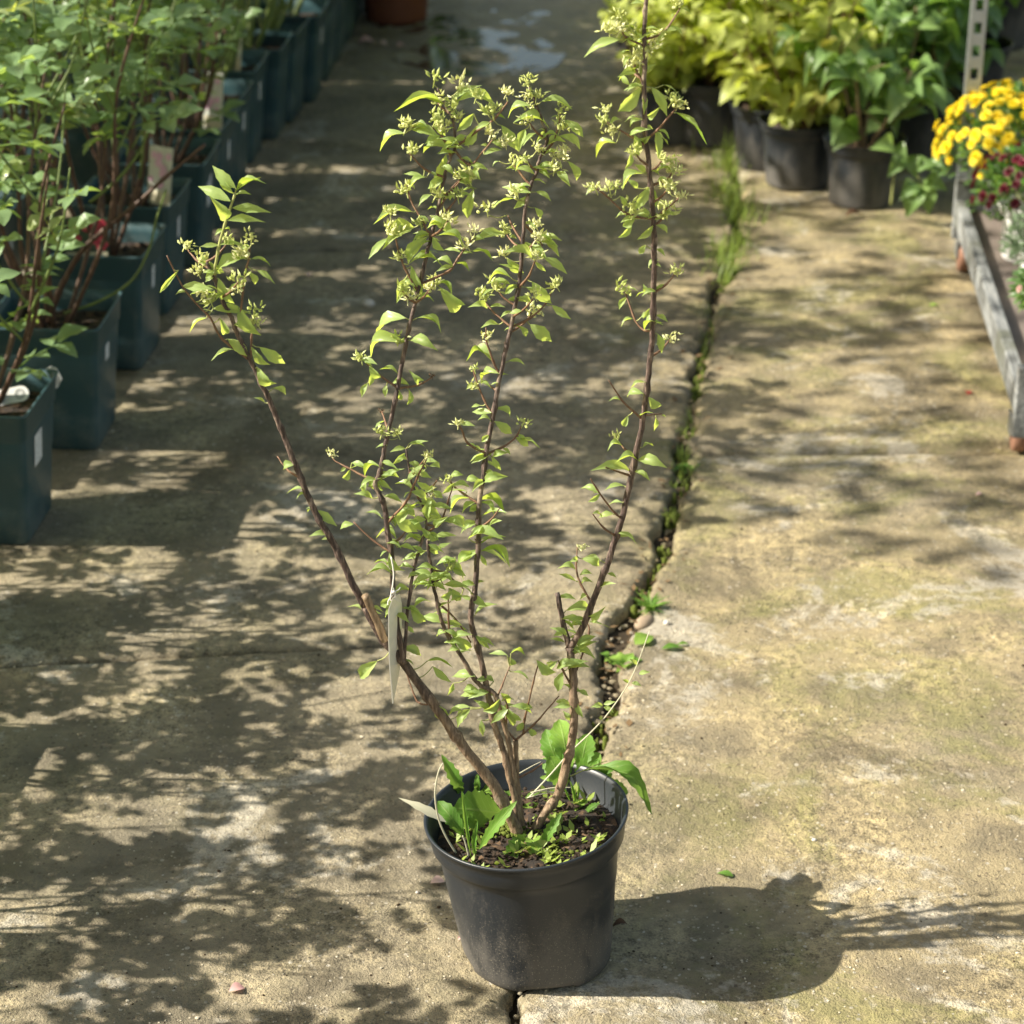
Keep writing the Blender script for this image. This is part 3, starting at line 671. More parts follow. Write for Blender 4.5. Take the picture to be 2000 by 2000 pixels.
dk = tn = bark_h(); tw = M['twig']
L1 = [(1014,1634),(998,1597),(962,1530),(904,1457),(875,1414),(846,1374),(788,1294),(751,1251),(712,1184)]
L2 = [(712,1184),(683,1128),(650,1059),(631,1028),(612,994),(592,945),(572,895),(548,835),(528,785),(507,740),(489,704),(466,657),(452,620),(434,588),(422,551),(403,512)]
stemL = add_stem(L1, [.0, -.02], .0074, .0050, tn)
dl = stemL; add_stem(L2, [-.02, -.03, -.05], .0043, .0020, dk)
add_stem([(752,1250),(732,1205),(713,1163)], [-.025, -.03], .0050, .0046, M['bark_tan'], stemL, 'stub', 8, 0)
add_stem([(790,1296),(778,1240),(769,1170),(766,1095),(755,1022),(749,984),(733,947),(741,925),(755,857),(777,758),(792,674),(802,624),(817,568),(833,500),(842,462),(855,411),(868,346),(881,305),(889,288),(886,240),(866,198),(855,172)],
         [-.02, .0, .03, .06], .0034, .0013, dk)
add_stem([(1019,1640),(1012,1610),(1006,1566),(994,1512),(983,1464),(965,1414),(951,1341),(933,1265),(920,1204),(927,1153),(934,1059),(935,997),(943,935),(951,873),(963,811),(977,733),(991,671),(1002,618),(1013,562),(1019,500),(1021,475),(1026,411),(1036,364),(1047,338),(1055,307),(1070,273),(1062,245),(1047,204),(1034,170)],
         [.005, .05, .09, .12], .0042, .0013, dk)
add_stem([(1022,1638),(1010,1566),(998,1475),(985,1414),(965,1355),(933,1334),(904,1287),(878,1247),(864,1218),(853,1175),(842,1113),(835,1055)], [.01, .03, .02], .0036, .0018, tn)
add_stem([(1024,1640),(1016,1580),(1009,1520),(1007,1446)], [.012, .03], .0040, .0032, tn)
add_stem([(789,1294),(795,1204),(806,1124),(824,1055),(833,1040),(830,997),(814,966),(802,935),(793,876)], [-.02, .02], .0022, .0010, dk)
R1 = [(1036,1640),(1057,1598),(1090,1551),(1107,1491),(1117,1450),(1121,1385),(1119,1320),(1113,1264)]
R2 = [(1113,1264),(1136,1229),(1157,1178),(1175,1131),(1190,1090),(1201,1055),(1215,1010),(1238,909),(1256,819),(1265,746),(1274,663),(1277,572),(1278,500),(1276,427),(1272,375),(1266,310),(1259,246),(1258,168),(1259,116),(1259,52),(1262,0),(1266,-70)]
stemR = add_stem(R1, [.01, .03], .0060, .0046, tn)
add_stem(R2, [.03, .0, -.04, -.06], .0041, .0021, dk)
add_stem([(1112,1264),(1099,1211),(1088,1158)], [.03, .04], .0036, .0030, tn, stemR, 'stub', 7, 0)
TWX = []
# side twigs
TW = [[(489,704),(434,662),(411,621),(388,598),(356,559),(326,499)], [(489,704),(491,660),(493,628)], [(466,640),(468,623),(478,540),(486,504),(488,482)],
 [(1007,1446),(987,1421),(969,1388),(955,1350)], [(1007,1446),(1041,1417),(1067,1388),(1092,1359)], [(987,1421),(991,1381),(985,1365)], [(1025,1430),(1025,1406),(1038,1349),(1052,1294)], [(965,1381),(980,1340),(996,1301)],
 [(889,291),(917,322),(938,302),(964,271)], [(886,290),(933,255),(964,234),(985,209),(992,198)], [(832,561),(876,530),(891,509),(912,480),(926,462)], [(809,560),(791,524),(778,488),(770,449)],
 [(840,460),(824,431),(803,392),(793,359)], [(881,307),(866,271),(845,250),(800,250)], [(1055,307),(1078,281),(1088,255),(1096,222)], [(1016,558),(1034,537),(1047,504)],
 [(1001,643),(1035,621),(1066,593),(1081,562)], [(994,637),(966,612),(945,587)], [(976,730),(963,705),(951,668),(949,640)], [(963,814),(945,780),(929,739),(925,722)], [(951,888),(982,873),(1007,854),(1018,832)],
 [(951,888),(914,866),(903,842),(895,826)], [(938,988),(907,966),(884,947),(880,938)], [(858,1025),(872,990),(884,950)], [(830,1040),(858,1025)], [(761,1025),(793,981),(811,941),(827,910),(836,890)],
 [(737,935),(715,932),(684,916),(656,901),(648,890)], [(765,752),(734,727),(712,705),(704,700)], [(777,755),(817,752),(845,736)], [(755,835),(746,804)], [(755,1085),(728,1055),(690,1019)], [(842,1113),(870,1120),(905,1150)],
 [(878,1247),(876,1200),(876,1160)], [(853,1175),(890,1210),(920,1255)], [(1121,1339),(1099,1309),(1090,1290)], [(1150,1178),(1135,1142),(1126,1113),(1128,1062)], [(1259,645),(1241,627),(1223,576),(1220,562)],
 [(1249,815),(1216,783),(1189,743)], [(1203,1004),(1172,964),(1154,935)], [(1232,922),(1183,913)], [(1252,815),(1292,808)], [(1259,85),(1222,72),(1214,55)], [(1259,80),(1297,62),(1328,16)], [(1262,270),(1284,254),(1322,210)],
 [(1262,280),(1229,264),(1196,246),(1180,235)], [(1272,430),(1227,419),(1185,383),(1165,368)], [(1276,425),(1294,414),(1328,385)], [(1276,365),(1304,349),(1312,336)], [(1257,168),(1240,130),(1235,110)], [(846,1374),(815,1370),(790,1300)],
 [(1008,1520),(1040,1505),(1060,1490)], [(1120,1339),(1150,1240),(1145,1215)], [(1021,475),(1000,440),(992,420)], [(1024,440),(1045,460),(1060,480)], [(1036,364),(1010,330),(1000,318)], [(868,346),(830,330),(800,300)], [(855,411),(880,370),(905,345)]]
_r = random.Random(91)
for i in range(34):
    s_ = _r.choice([q for q in STEMS if q[1] < 1150 and not (q[0] < 560 and q[1] > 620)]); a_ = _r.choice([-1, 1]); l_ = _r.uniform(26, 62)
    e_ = (s_[0] + a_ * l_ * .8, s_[1] - l_ * .75); TW.append([(s_[0], s_[1]), (s_[0] + a_ * l_ * .45, s_[1] - l_ * .3), e_]); TWX.append(e_)
for t in TW: twig(t, .0016, .0007, M['green_shoot'] if False else tw)
add_stem([(420,535),(419,528),(429,476),(442,429),(460,376)], [-.05, -.05], .0020, .0012, M['green_shoot'], dl, 'shoot', 6, 5)
# leaves read off the photograph: base -> tip
LV = []
LV += crop(300, 300, 3.865, [(620,260,440,90),(600,300,490,180),(625,280,810,170),(620,290,850,215),(580,360,330,240),(540,500,425,320),(595,410,890,440),(560,505,850,510),(490,690,350,700),(500,690,690,690),(480,880,700,780),(740,795,890,845),(710,890,770,990),(780,880,920,980),(490,940,610,1140),(450,1170,720,1200),(640,1160,810,1380),(400,1240,265,1345),(500,1240,540,1370),(560,1400,730,1540),(620,1480,430,1555),(740,1460,880,1600),(800,1460,1000,1590),(780,1610,930,1740),(900,1770,1000,1820),(840,1880,760,1840),(280,1060,520,1070),(220,1000,450,1020)])
LV += crop(700, 100, 3.864, [(640,400,270,430),(700,370,930,250),(350,620,155,750),(400,590,610,640),(870,470,740,610),(660,780,560,1010),(490,950,340,920),(510,950,380,1040),(690,730,480,760),(620,870,730,940),(740,820,840,900),(870,1040,820,1270),(890,1040,760,1060),(650,1060,620,1180),(700,1050,690,1130),(400,1210,110,1290),(420,1330,180,1490),(230,1410,70,1565),(550,1080,450,1170),(540,1240,720,1380),(520,1400,370,1610),(560,1400,650,1510),(600,1390,800,1490),(390,1600,640,1610),(400,1620,490,1870),(340,1730,290,1900),(610,1780,800,1910),(880,1430,1110,1370),(860,1510,1020,1570),(1080,560,1215,760),(1300,410,1120,500),(1380,380,1620,430),(1170,540,1450,570),(1420,590,1340,690),(1330,930,1160,890),(1350,880,1500,900),(1500,910,1600,1020),(1580,830,1650,980),(1520,640,1680,740),(1560,520,1700,650),(1300,1070,1080,1020),(1290,1090,1170,1190),(1170,1110,1000,1180),(1340,1060,1460,1130),(1330,1180,1380,1260),(1180,1440,1230,1500),(1310,1560,1090,1510),(1400,1560,1580,1680),(1400,1430,1520,1550),(1250,1680,1060,1600),(1120,1560,1250,1680),(1150,1710,970,1750),(1190,1760,1100,1840),(1310,1740,1460,1910),(1260,1780,1380,1860),(950,780,1090,740),(1260,590,1210,760),(880,870,920,970),(1060,830,1010,870),(740,380,1040,400),(620,640,500,700),(830,640,700,700),(900,560,800,720),(980,480,900,380),(760,900,860,1000),(560,560,660,640)])
LV += crop(600, 500, 3.22, [(620,390,420,500),(690,390,850,480),(620,540,390,630),(650,530,820,590),(570,740,450,710),(410,730,390,820),(380,800,340,890),(500,810,490,890),(580,850,590,910),(640,840,630,940),(710,780,640,720),(640,810,520,810),(1130,330,1010,320),(1150,320,1250,320),(1290,350,1210,390),(1280,180,1130,170),(1310,190,1240,240),(1200,430,1090,450),(1340,440,1380,510),(1400,430,1540,540),(1540,310,1660,400),(1160,660,1000,650),(1270,660,1380,690),(1210,740,1090,800),(1040,800,1000,840),(1090,940,1030,950),(1180,960,1280,1010),(1150,1030,1070,1030),(1180,1040,1290,1120),(1330,1150,1470,1200),(1230,1210,1280,1250),(1120,1240,1020,1290),(1160,1260,1220,1350),(1060,1200,1000,1190),(1140,1230,1060,1220),(270,1340,220,1400),(370,1390,350,1500),(380,1380,480,1480),(280,1300,380,1340),(470,1380,580,1390),(480,1510,600,1550),(640,1180,750,1200),(620,1210,520,1230),(630,1280,560,1280),(640,1300,720,1320),(690,1420,780,1470),(650,1590,560,1680),(780,1530,760,1670),(1080,1550,1180,1630),(1070,1540,1250,1620),(1060,1550,970,1620),(700,1750,600,1800),(750,1750,830,1790),(860,1660,1000,1730),(550,1640,700,1740),(1090,1810,1250,1760),(1100,1850,1260,1932),(1080,1850,940,1930),(50,1590,0,1610),(60,1600,190,1700),(780,1640,700,1600),(600,1580,680,1640),(560,1700,470,1650),(800,1700,880,1640)])
LV += crop(650, 950, 2.76, [(240,940,140,1040),(450,270,380,300),(520,250,570,290),(600,190,720,230),(730,280,920,280),(800,350,960,430),(770,360,670,430),(800,370,830,430),(590,470,710,500),(540,440,450,440),(560,540,490,540),(600,530,740,540),(690,590,770,620),(770,520,820,510),(320,470,180,470),(350,440,440,440),(300,420,220,410),(350,330,450,350),(1320,400,1270,410),(1310,450,1210,440),(1310,510,1220,470),(1330,480,1400,470),(1340,390,1440,430),(1480,470,1530,490),(1390,700,1470,650),(1380,730,1500,760),(1370,720,1270,720),(1360,740,1280,760),(1250,840,1170,820),(1230,960,1380,940),(1240,1000,1210,1110),(1320,1100,1380,1130),(1310,1160,1350,1250),(1280,1260,1240,1210),(510,940,650,970),(540,970,640,1060),(650,1060,620,1130),(780,1070,840,1040),(850,1210,760,1150),(740,1200,670,1300),(700,1210,620,1230),(800,1260,810,1350),(940,910,840,900),(950,920,990,960),(960,900,1040,910),(970,1000,1060,1040),(1050,1300,1100,1340),(1190,950,1150,970),(1030,1270,990,1320),(740,1190,640,1190),(480,300,400,260),(560,340,640,300),(520,500,600,460),(430,380,500,350),(640,560,580,600),(700,540,760,590),(470,470,400,500)])
LV += crop(1100, 0, 3.865, [(430,295,150,430),(580,660,410,850),(610,690,610,870),(670,660,790,880),(760,640,880,710),(850,850,1100,1080),(580,650,480,690),(540,1020,570,1200),(700,980,720,1200),(400,1080,240,1185),(510,1150,470,1280),(600,1310,440,1430),(650,1290,740,1340),(650,1410,540,1590),(620,1300,540,1240),(700,1300,820,1290),(430,1480,470,1560),(690,1430,700,1570),(780,1340,850,1430),(540,1640,430,1680),(520,1690,415,1800),(690,1660,800,1620),(620,1850,570,1920),(700,1880,770,1932),(600,990,680,970),(600,20,510,25),(620,215,750,230),(640,340,550,240),(500,380,430,400),(560,870,460,920),(650,1620,600,1560),(600,500,500,560),(620,560,700,480),(640,880,740,800),(590,900,500,960),(780,220,700,330),(560,1420,480,1350),(700,1700,790,1760),(500,640,440,560)])
LV += crop(1100, 500, 2.76, [(450,200,430,150),(450,200,390,220),(420,330,480,300),(500,320,565,355),(490,370,545,360),(510,420,535,530),(345,220,300,290),(380,340,310,380),(440,680,360,710),(430,740,340,760),(460,760,530,810),(310,780,245,780),(350,860,320,920),(500,870,490,950),(530,860,555,870),(430,1030,490,1020),(400,1100,280,1110),(400,1100,560,1140),(360,1160,150,1150),(380,1160,470,1210),(330,1240,220,1260),(190,1280,90,1250),(320,1330,240,1340),(270,1390,190,1410),(200,1640,110,1620),(460,60,520,20),(470,280,430,340)])
sv = [leaf_mesh('shrub_leaf', M['shrub_leaf'], [.32, .37, .42][k % 3], 8, [.10, .18, .26, .05][k % 4], [.20, .30, .38][k % 3], .06, .42, 1.15, .12, seed=k, twist=[-.5, .3, .7][k % 3]) for k in range(6)]
rg = random.Random(21)
def shrub_leaf(bx, by, tx, ty, wf=1.0):
    s = depth_at(bx, by); Y0 = BASE.y + s[2].y; Lpx = math.hypot(tx - bx, ty - by); L = Lpx / 1650
    b0 = V(bx, by, Y0 + rg.uniform(-.004, .004)) - BASE; dist = math.hypot(s[0] - bx, s[1] - by)
    t0 = V(tx, ty, Y0 + rg.uniform(-.55, .55) * L) - BASE
    nh = Vector((rg.uniform(-.6, .6), rg.uniform(-1.0, .25), 1.0))
    d = (t0 - b0); 
    if abs(d.normalized().z) > .6: nh = Vector((rg.uniform(-.6, .6), -1, .35))
    ws = 1.35 if L < .016 else rg.uniform(.9, 1.25) * min(1.0, .036 / L + .12)
    if L > .05: ws *= .58
    o = put('leaf', rg.choice(sv), b0, t0, nh, s[3], ws * wf * .88, rg.uniform(.6, 1.5))
    if dist > 5: PET.append((s[3], s[2], b0))
PET = []
for l in LV: shrub_leaf(*l)
shrub_leaf(349, 528, 310, 574, .35)
# a few more small leaves at the nodes
for i in range(330):
    s = rg.choice([q for q in STEMS if q[1] < 1290]); a = rg.choice([-1, 1]); ln = rg.uniform(14, 44)
    if s[0] < 470 and s[1] > 700: continue
    if s[1] > 560 and rg.random() < .55: continue
    if s[0] < 560 and s[1] > 640: continue
    ang = rg.uniform(-.35, .8); shrub_leaf(s[0], s[1], s[0] + a * ln * math.cos(ang), s[1] + ln * math.sin(ang))
for i in range(120):
    pool = [q for q in STEMS if (700 < q[0] < 960 and 860 < q[1] < 1210)] if i < 78 else [q for q in STEMS if (820 < q[0] < 1140 and 1190 < q[1] < 1400)]
    s = rg.choice(pool); a = rg.choice([-1, 1]); ln = rg.uniform(22, 52); ang = rg.uniform(-.5, .9); bx, by = s[0] + rg.uniform(-16, 16), s[1] + rg.uniform(-14, 14)
    shrub_leaf(bx, by, bx + a * ln * math.cos(ang), by + ln * math.sin(ang))
# seed heads
def seedhead(seed, m_=None, dense=24):
    r = random.Random(seed); mb = MB()
    for i in range(dense):
        a = r.uniform(0, 6.283); el = r.uniform(-.15, 1.35); d = Vector((math.cos(a) * math.cos(el), math.sin(a) * math.cos(el), math.sin(el)))
        c = Vector((r.uniform(-.45, .45), r.uniform(-.45, .45), r.uniform(-.1, .35))); L = r.uniform(.35, .65); w = .095
        s = d.cross(Vector((0, 0, 1))); s = (s.normalized() if s.length > .01 else Vector((1, 0, 0))) * w; u = s.normalized().cross(d) * w
        b = c; m1 = c + d * L * .5; t = c + d * L + Vector((0, 0, .06))
        mb.add([b, m1 - s - u * .3, m1 + s - u * .3, m1 + u, t], [(0, 1, 3), (0, 3, 2), (1, 4, 3), (3, 4, 2), (0, 2, 1), (1, 2, 4)])
    for i in range(4):
        stone(mb, Vector((r.uniform(-.4, .4), r.uniform(-.4, .4), r.uniform(-.1, .2))), .14, r, 1)
    tube(mb, [Vector((0, 0, -.6)), Vector((0, 0, .1))], .035, .05, 4)
    return mb.mesh('seed_head', False, [m_ or M['flower']])
sh = [seedhead(k, None, [24, 15, 30, 19, 11, 26][k % 6]) for k in range(9)]; shd = [seedhead(40 + k, M['dry'], 9) for k in range(2)]
FL = []
FL += crop(300, 300, 3.865, [(740,630),(330,880),(370,780),(640,1010),(370,1050),(430,1100),(760,1190),(680,740),(780,1270)])
FL += crop(700, 100, 3.864, [(575,200),(765,240),(620,340),(890,330),(1120,300),(1280,220),(1275,330),(1340,330),(590,490),(360,560),(400,750),(1520,430),(1000,610),(1350,730),(1540,770),(1170,830),(1480,870),(1110,680),(970,1180),(1110,1330),(1340,1310),(1370,1400),(1340,1540),(1100,1510),(880,1350),(820,1450),(360,1040),(590,1070),(240,1200),(270,1350),(320,1550),(470,1290),(1490,1750),(920,1840),(720,400),(1010,450),(1530,560),(370,1850),(830,950),(1200,1060),(740,480),(650,560),(1300,420)])
FL += crop(600, 500, 3.22, [(1130,500),(1050,700),(950,1045),(1360,1040),(890,1400),(340,630),(570,510),(150,1230),(770,1250),(700,1370),(470,1100),(570,1110),(790,1490),(1060,800)])
FL += crop(1100, 0, 3.865, [(430,210),(440,110),(520,220),(600,380),(580,460),(350,220),(870,20),(870,770),(820,750),(300,910),(370,990),(320,820),(240,1410),(350,1410),(830,1290),(880,1470),(820,1200),(500,1580),(400,1400),(560,420),(660,350)])
FL += crop(1100, 500, 2.76, [(325,160),(100,1560)])
for (x, y) in FL + [(e[0], e[1] - 4) for e in TWX if e[1] < 620 or rg.random() < .4]:
    s = depth_at(x, y + 8); w = V(x, y + 4, BASE.y + s[2].y) - BASE; o = obj('seed_head', rg.choice(sh), s[3])
    sc = rg.uniform(.0135, .0195) if y < 700 else rg.uniform(.010, .015)
    o.location = w; o.scale = (sc, sc, sc * .85); o.rotation_euler = (rg.uniform(-.5, .5), rg.uniform(-.6, .6), rg.uniform(0, 6.3))
    if math.hypot(s[0] - x, s[1] - y - 8) > 7: PET.append((s[3], s[2], w - Vector((0, 0, sc * .3))))
for (x, y) in [(850,735),(746,804),(914,1065),(917,322),(925,460)]:
    s = depth_at(x, y); o = obj('dried_seed_head', rg.choice(shd), s[3]); o.location = s[2]; o.scale = (.0065,) * 3; o['label'] = 'dark brown dried seed head'
# leaf stalks, joined per stem
groups = {}
for st, a, b in PET: groups.setdefault(st.name, (st, []))[1].append((a, b))
for st, L in groups.values():
    mb = MB()
    for a, b in L:
        m1 = a.lerp(b, .5) + Vector((0, 0, -.15 * (a - b).length)); tube(mb, smooth_path([a, m1, b], 3), .0008, .0006, 4)
    o = mb.build('leaf_stalks', M['green_shoot'], st); o['kind'] = 'stuff'

# weeds growing in the pot (parts of the potted thing)
weed = empty('dandelion_weed', (0, 0, 0)); weed.parent = shrub; weed['label'] = 'dandelion weeds with broad toothed leaves'
wb = leaf_mesh('dandelion_leaf', M['weed_leaf'], .46, 14, .14, .16, .10, .62, .55, .15, seed=2)
wb2 = leaf_mesh('dandelion_leaf_narrow', M['weed_leaf'], .24, 14, .12, .25, .16, .6, .8, .1, seed=5)
wb3 = leaf_mesh('curled_leaf', M['weed_leaf'], .38, 14, .38, .2, .10, .6, .7, .2, seed=8, twist=1.0)
def wleaf(bx, by, tx, ty, me, ws=1.0, dyb=0, dyt=0, zs=1.0, nh=None):
    c = crop(700, 1400, 2.972, [(bx, by, tx, ty)])[0]
    b = G(c[0], c[1], SZ) - BASE; b.y = max(-.105, min(.10, b.y)); b = V(c[0], c[1], BASE.y + b.y + dyb) - BASE
    t = V(c[2], c[3], BASE.y + b.y + dyt) - BASE
    put('leaf', me, b, t, nh or Vector((rg.uniform(-.3, .3), -.7, .8)), weed, ws, zs)
wleaf(830, 560, 556, 530, wb, 1.5, 0, -.03, .6, Vector((0, -1, .75)))
wleaf(615, 700, 462, 488, wb, .85, 0, .02)
wleaf(655, 815, 600, 430, wb2, .22, 0, 0, .4); wleaf(606, 470, 488, 225, wb2, 1.0, 0, 0, 1.2)
wleaf(700, 770, 915, 490, wb2, .75, 0, .0, .6); wleaf(680, 815, 688, 610, wb2, .6)
wleaf(1015, 690, 868, 850, wb, 1.15, .0, -.055, .6, Vector((.2, -.9, .9))); wleaf(1000, 700, 1040, 800, wb, 1.0, 0, -.045)
wleaf(1060, 760, 1175, 560, wb2, 1.0); wleaf(1195, 590, 1300, 772, wb, .85, 0, -.045); wleaf(1170, 520, 1425, 545, wb, .8, 0, 0, .6)
wleaf(1185, 350, 1085, 70, wb, .85, 0, .04); wleaf(1230, 330, 1165, 10, wb, 1.0, 0, .05, 1, Vector((.1, -1, .3))); wleaf(1285, 330, 1335, 95, wb, 1.1, .0, .03, 1, Vector((-.2, -1, .2)))
wleaf(1210, 380, 1070, 240, wb, 1.0, 0, .02, 1, Vector((0, -1, .4)))
wleaf(1260, 330, 1710, 550, wb3, .52, 0, -.03, 1.0, Vector((.25, -.3, 1))); wleaf(1330, 380, 1570, 440, wb, .8); wleaf(1380, 350, 1495, 290, wb, .7); wleaf(1180, 380, 1055, 350, wb, .6)
wleaf(690, 450, 690, 335, wb, .6); wleaf(840, 470, 700, 400, wb, .9, 0, .02); wleaf(930, 520, 1095, 535, wb, .6); wleaf(830, 440, 1010, 470, wb, .6, 0, .0, .5); wleaf(1300, 430, 1480, 420, wb, .7)
wleaf(1200, 700, 1160, 760, wb, .6); wleaf(860, 790, 800, 820, wb2, 1.0); wleaf(1250, 520, 1230, 370, wb2, .5); wleaf(1260, 500, 1280, 380, wb2, .4); wleaf(1235, 500, 1190, 400, wb2, .4)
for q in [(1200,420,1110,230,wb,1.2),(1260,400,1400,210,wb,1.1),(1300,440,1470,330,wb,1.1),(1340,470,1540,470,wb,.9),(1230,560,1400,610,wb,1.0),(1160,560,1060,640,wb,.9),(1290,420,1390,250,wb,.7),(1330,420,1450,330,wb3,.7),(1150,420,1130,280,wb,.8),(1240,560,1330,480,wb,.6),(1310,560,1400,500,wb2,1.2),(1110,600,1165,640,wb,.8),(1080,560,1150,530,wb,.7),
          (760,520,690,430,wb,.8),(540,620,470,560,wb,.8),(700,640,640,560,wb,.7),(1400,470,1500,380,wb2,1.4),(1200,440,1110,420,wb,.8),(960,480,1060,430,wb2,1.2),(880,500,800,440,wb,.7),(1380,640,1440,580,wb,.7),(1260,720,1330,700,wb,.7),(640,560,600,440,wb2,1.1)]:
    wleaf(q[0], q[1], q[2], q[3], q[4], q[5], 0, rg.uniform(-.01, .015), rg.uniform(.6, 1.3))
mb = MB(); _r = random.Random(33)
for i in range(90):
    a = _r.uniform(0, 6.28); q = PR * .82 * math.sqrt(_r.random()); b = inpot(Vector((q * math.cos(a), q * math.sin(a), SZ + .003)))
    for k in range(_r.choice([2, 3, 4])):
        a2 = _r.uniform(0, 6.28); d = Vector((math.cos(a2), math.sin(a2), _r.uniform(.3, 1.2))) * _r.uniform(.005, .016); w_ = Vector((-d.y, d.x, 0)) * .28
        mb.add([b, b + d * .55 + w_, b + d, b + d * .55 - w_], [(0, 1, 2), (0, 2, 3)])
o = mb.build('seedlings', M['grass'], shrub); o['kind'] = 'stuff'
c = crop(700, 1400, 2.972, [(510, 612, 232, 468)])[0]
o = put('dead_leaf', LM_dead, V(c[0], c[1], BASE.y - .02) - BASE, V(c[2], c[3], BASE.y - .01) - BASE, Vector((0, -.6, 1)), weed, .45, .3); o['label'] = 'bleached dead leaf hanging over the rim'
def stalk(pts, y, r_, m_, name='dry_stalk', par=weed, dy=(0, 0)):
    pts = crop(700, 1400, 2.972, pts); mb = MB(); k = len(pts)
    tube(mb, smooth_path([V(p[0], p[1], BASE.y + y + dy[0] + (dy[1] - dy[0]) * i / (k - 1)) - BASE for i, p in enumerate(pts)], 5), r_, r_ * .6, 5); return mb.build(name, m_, par)
stalk([(565, 790), (505, 690), (462, 580), (445, 450), (462, 330), (490, 270)], -.06, .0014, M['dead'])
stalk([(640, 810), (620, 730), (605, 690)], -.08, .0012, M['dead'])
stalk([(990, 470), (1120, 330), (1230, 205), (1350, 90), (1450, -20), (1560, -180), (1625, -320), (1690, -500)], .05, .0011, M['dead'], dy=(0, .05))
stalk([(930, 330), (1010, 285), (1060, 260)], .05, .0006, M['dead']); stalk([(1230, 345), (1330, 300), (1440, 255)], .03, .0009, M['green_shoot'])
for q in [(1000,440,1240,410),(980,470,1200,440),(1010,450,1150,420),(1050,430,1180,460)]: stalk([q[:2], ((q[0]+q[2])/2, (q[1]+q[3])/2-12), q[2:]], .04, .0008, M['dead'])
for q in crop(650, 950, 2.76, [(1455,1180,1390,1190),(1460,1175,1525,1160),(1460,1190,1515,1220),(1600,1060,1560,1040),(1610,1060,1665,1075),(1650,1010,1710,1000),(1640,960,1600,930)]):
    b = V(q[0], q[1], BASE.y + .09) - BASE; t = V(q[2], q[3], BASE.y + .085) - BASE
    put('leaf', rg.choice(sv), b, t, Vector((.2, -.8, .8)), weed, 1.1)

# plant tag tied to the second stem, seen nearly edge on
tg = empty('plant_tag', V(770, 1160, BASE.y - .035)); tag(tg, 'weathered clear plastic tag tied with white string to a stem of the tall shrub', 'plant tag')
T0 = tg.location
def tv(px, py, dy=0): return V(px, py, BASE.y - .035 + dy) - T0
mb = MB(); ea = [(766,1168,779,1160),(758,1190,783,1180),(758,1250,783,1240),(760,1300,781,1296),(766,1374,767,1371)]
fr = [tv(a, b, -.004) for a, b, c_, d in ea]; bk = [tv(c_, d, .028) for a, b, c_, d in ea]; off = Vector((.0012, 0, 0))
vs = fr + bk + [v + off for v in fr] + [v + off for v in bk]; n = 5
fs = [(i, i + 1, n + i + 1, n + i) for i in range(4)] + [(2 * n + i, 3 * n + i, 3 * n + i + 1, 2 * n + i + 1) for i in range(4)] + [(i, 2 * n + i, 2 * n + i + 1, i + 1) for i in range(4)] + [(n + i, n + i + 1, 3 * n + i + 1, 3 * n + i) for i in range(4)]
mb.add(vs, fs); mb.build('tag_card', M['clear_tag'], tg, False)
mb = MB(); tube(mb, smooth_path([tv(764, 1088), tv(769, 1120), tv(766, 1150), tv(762, 1172), tv(772, 1165), tv(768, 1148)], 4), .0009, .0009, 5)
tube(mb, smooth_path([tv(769, 1160), tv(759, 1172), tv(757, 1182)], 4), .0008, .0006, 5); tube(mb, smooth_path([tv(769, 1156), tv(778, 1152), tv(782, 1147)], 3), .0008, .0006, 5)
stone(mb, tv(768, 1156), .003, random.Random(2), 1); mb.build('string', M['string'], tg)

# ------------------------------------------------------------------ rose bushes in square dark green pots, left
def rrect(h, rc, z, n=4):
    pts = []
    for (cx, cy, a0) in [(1, 1, 0), (-1, 1, 90), (-1, -1, 180), (1, -1, 270)]:
        for k in range(n + 1):
            a = rad(a0 + 90 * k / n); pts.append((cx * (h - rc) + rc * math.cos(a), cy * (h - rc) + rc * math.sin(a), z))
    return pts
SQH = .245
def square_pot():
    secs = []
    b, t = .081, .099
    def hw(z): return b + (t - b) * z / SQH
    secs.append((.0, .006, .01))
    for z, d, rc in [(0, -.004, .014), (.004, 0, .016), (.06, 0, .016), (.12, 0, .015), (.123, .0012, .015), (.19, .0014, .014), (.196, .0018, .014), (.199, .0040, .014), (SQH - .006, .0045, .013), (SQH - .004, .0068, .013), (SQH, .0068, .013), (SQH, .0035, .012), (SQH - .02, .0015, .012), (.17, -.002, .012)]:
        secs.append((hw(z) + d, z, rc))
    mb = MB(); vs = []
    for i, (h, z, rc) in enumerate(secs):
        vs += rrect(max(h, .02), rc if h > .03 else .005, z if i else .004)
    n = 20; fs = [tuple(range(n))[::-1]] + [(i * n + k, i * n + (k + 1) % n, (i + 1) * n + (k + 1) % n, (i + 1) * n + k) for i in range(len(secs) - 1) for k in range(n)]
    mb.add(vs, fs); return mb.mesh('square_pot', True, [M['pot_green']])
ME_sq = square_pot()
mb = MB(); g = 12; R_ = .094
vs = [((i / g - .5) * 2 * R_, (j / g - .5) * 2 * R_, .208 + .004 * nz(i * .9, j * .9, 2) + .003 * nz(i * 2.1, j * 2.1, 7)) for i in range(g + 1) for j in range(g + 1)]
mb.add(vs, [(i * (g + 1) + j, (i + 1) * (g + 1) + j, (i + 1) * (g + 1) + j + 1, i * (g + 1) + j + 1) for i in range(g) for j in range(g)])
r = random.Random(4)
for i in range(70): stone(mb, Vector((r.uniform(-.08, .08), r.uniform(-.08, .08), .211)), r.uniform(.003, .007), r, .5)
ME_sqsoil = mb.mesh('rose_soil', False, [M['soil']])
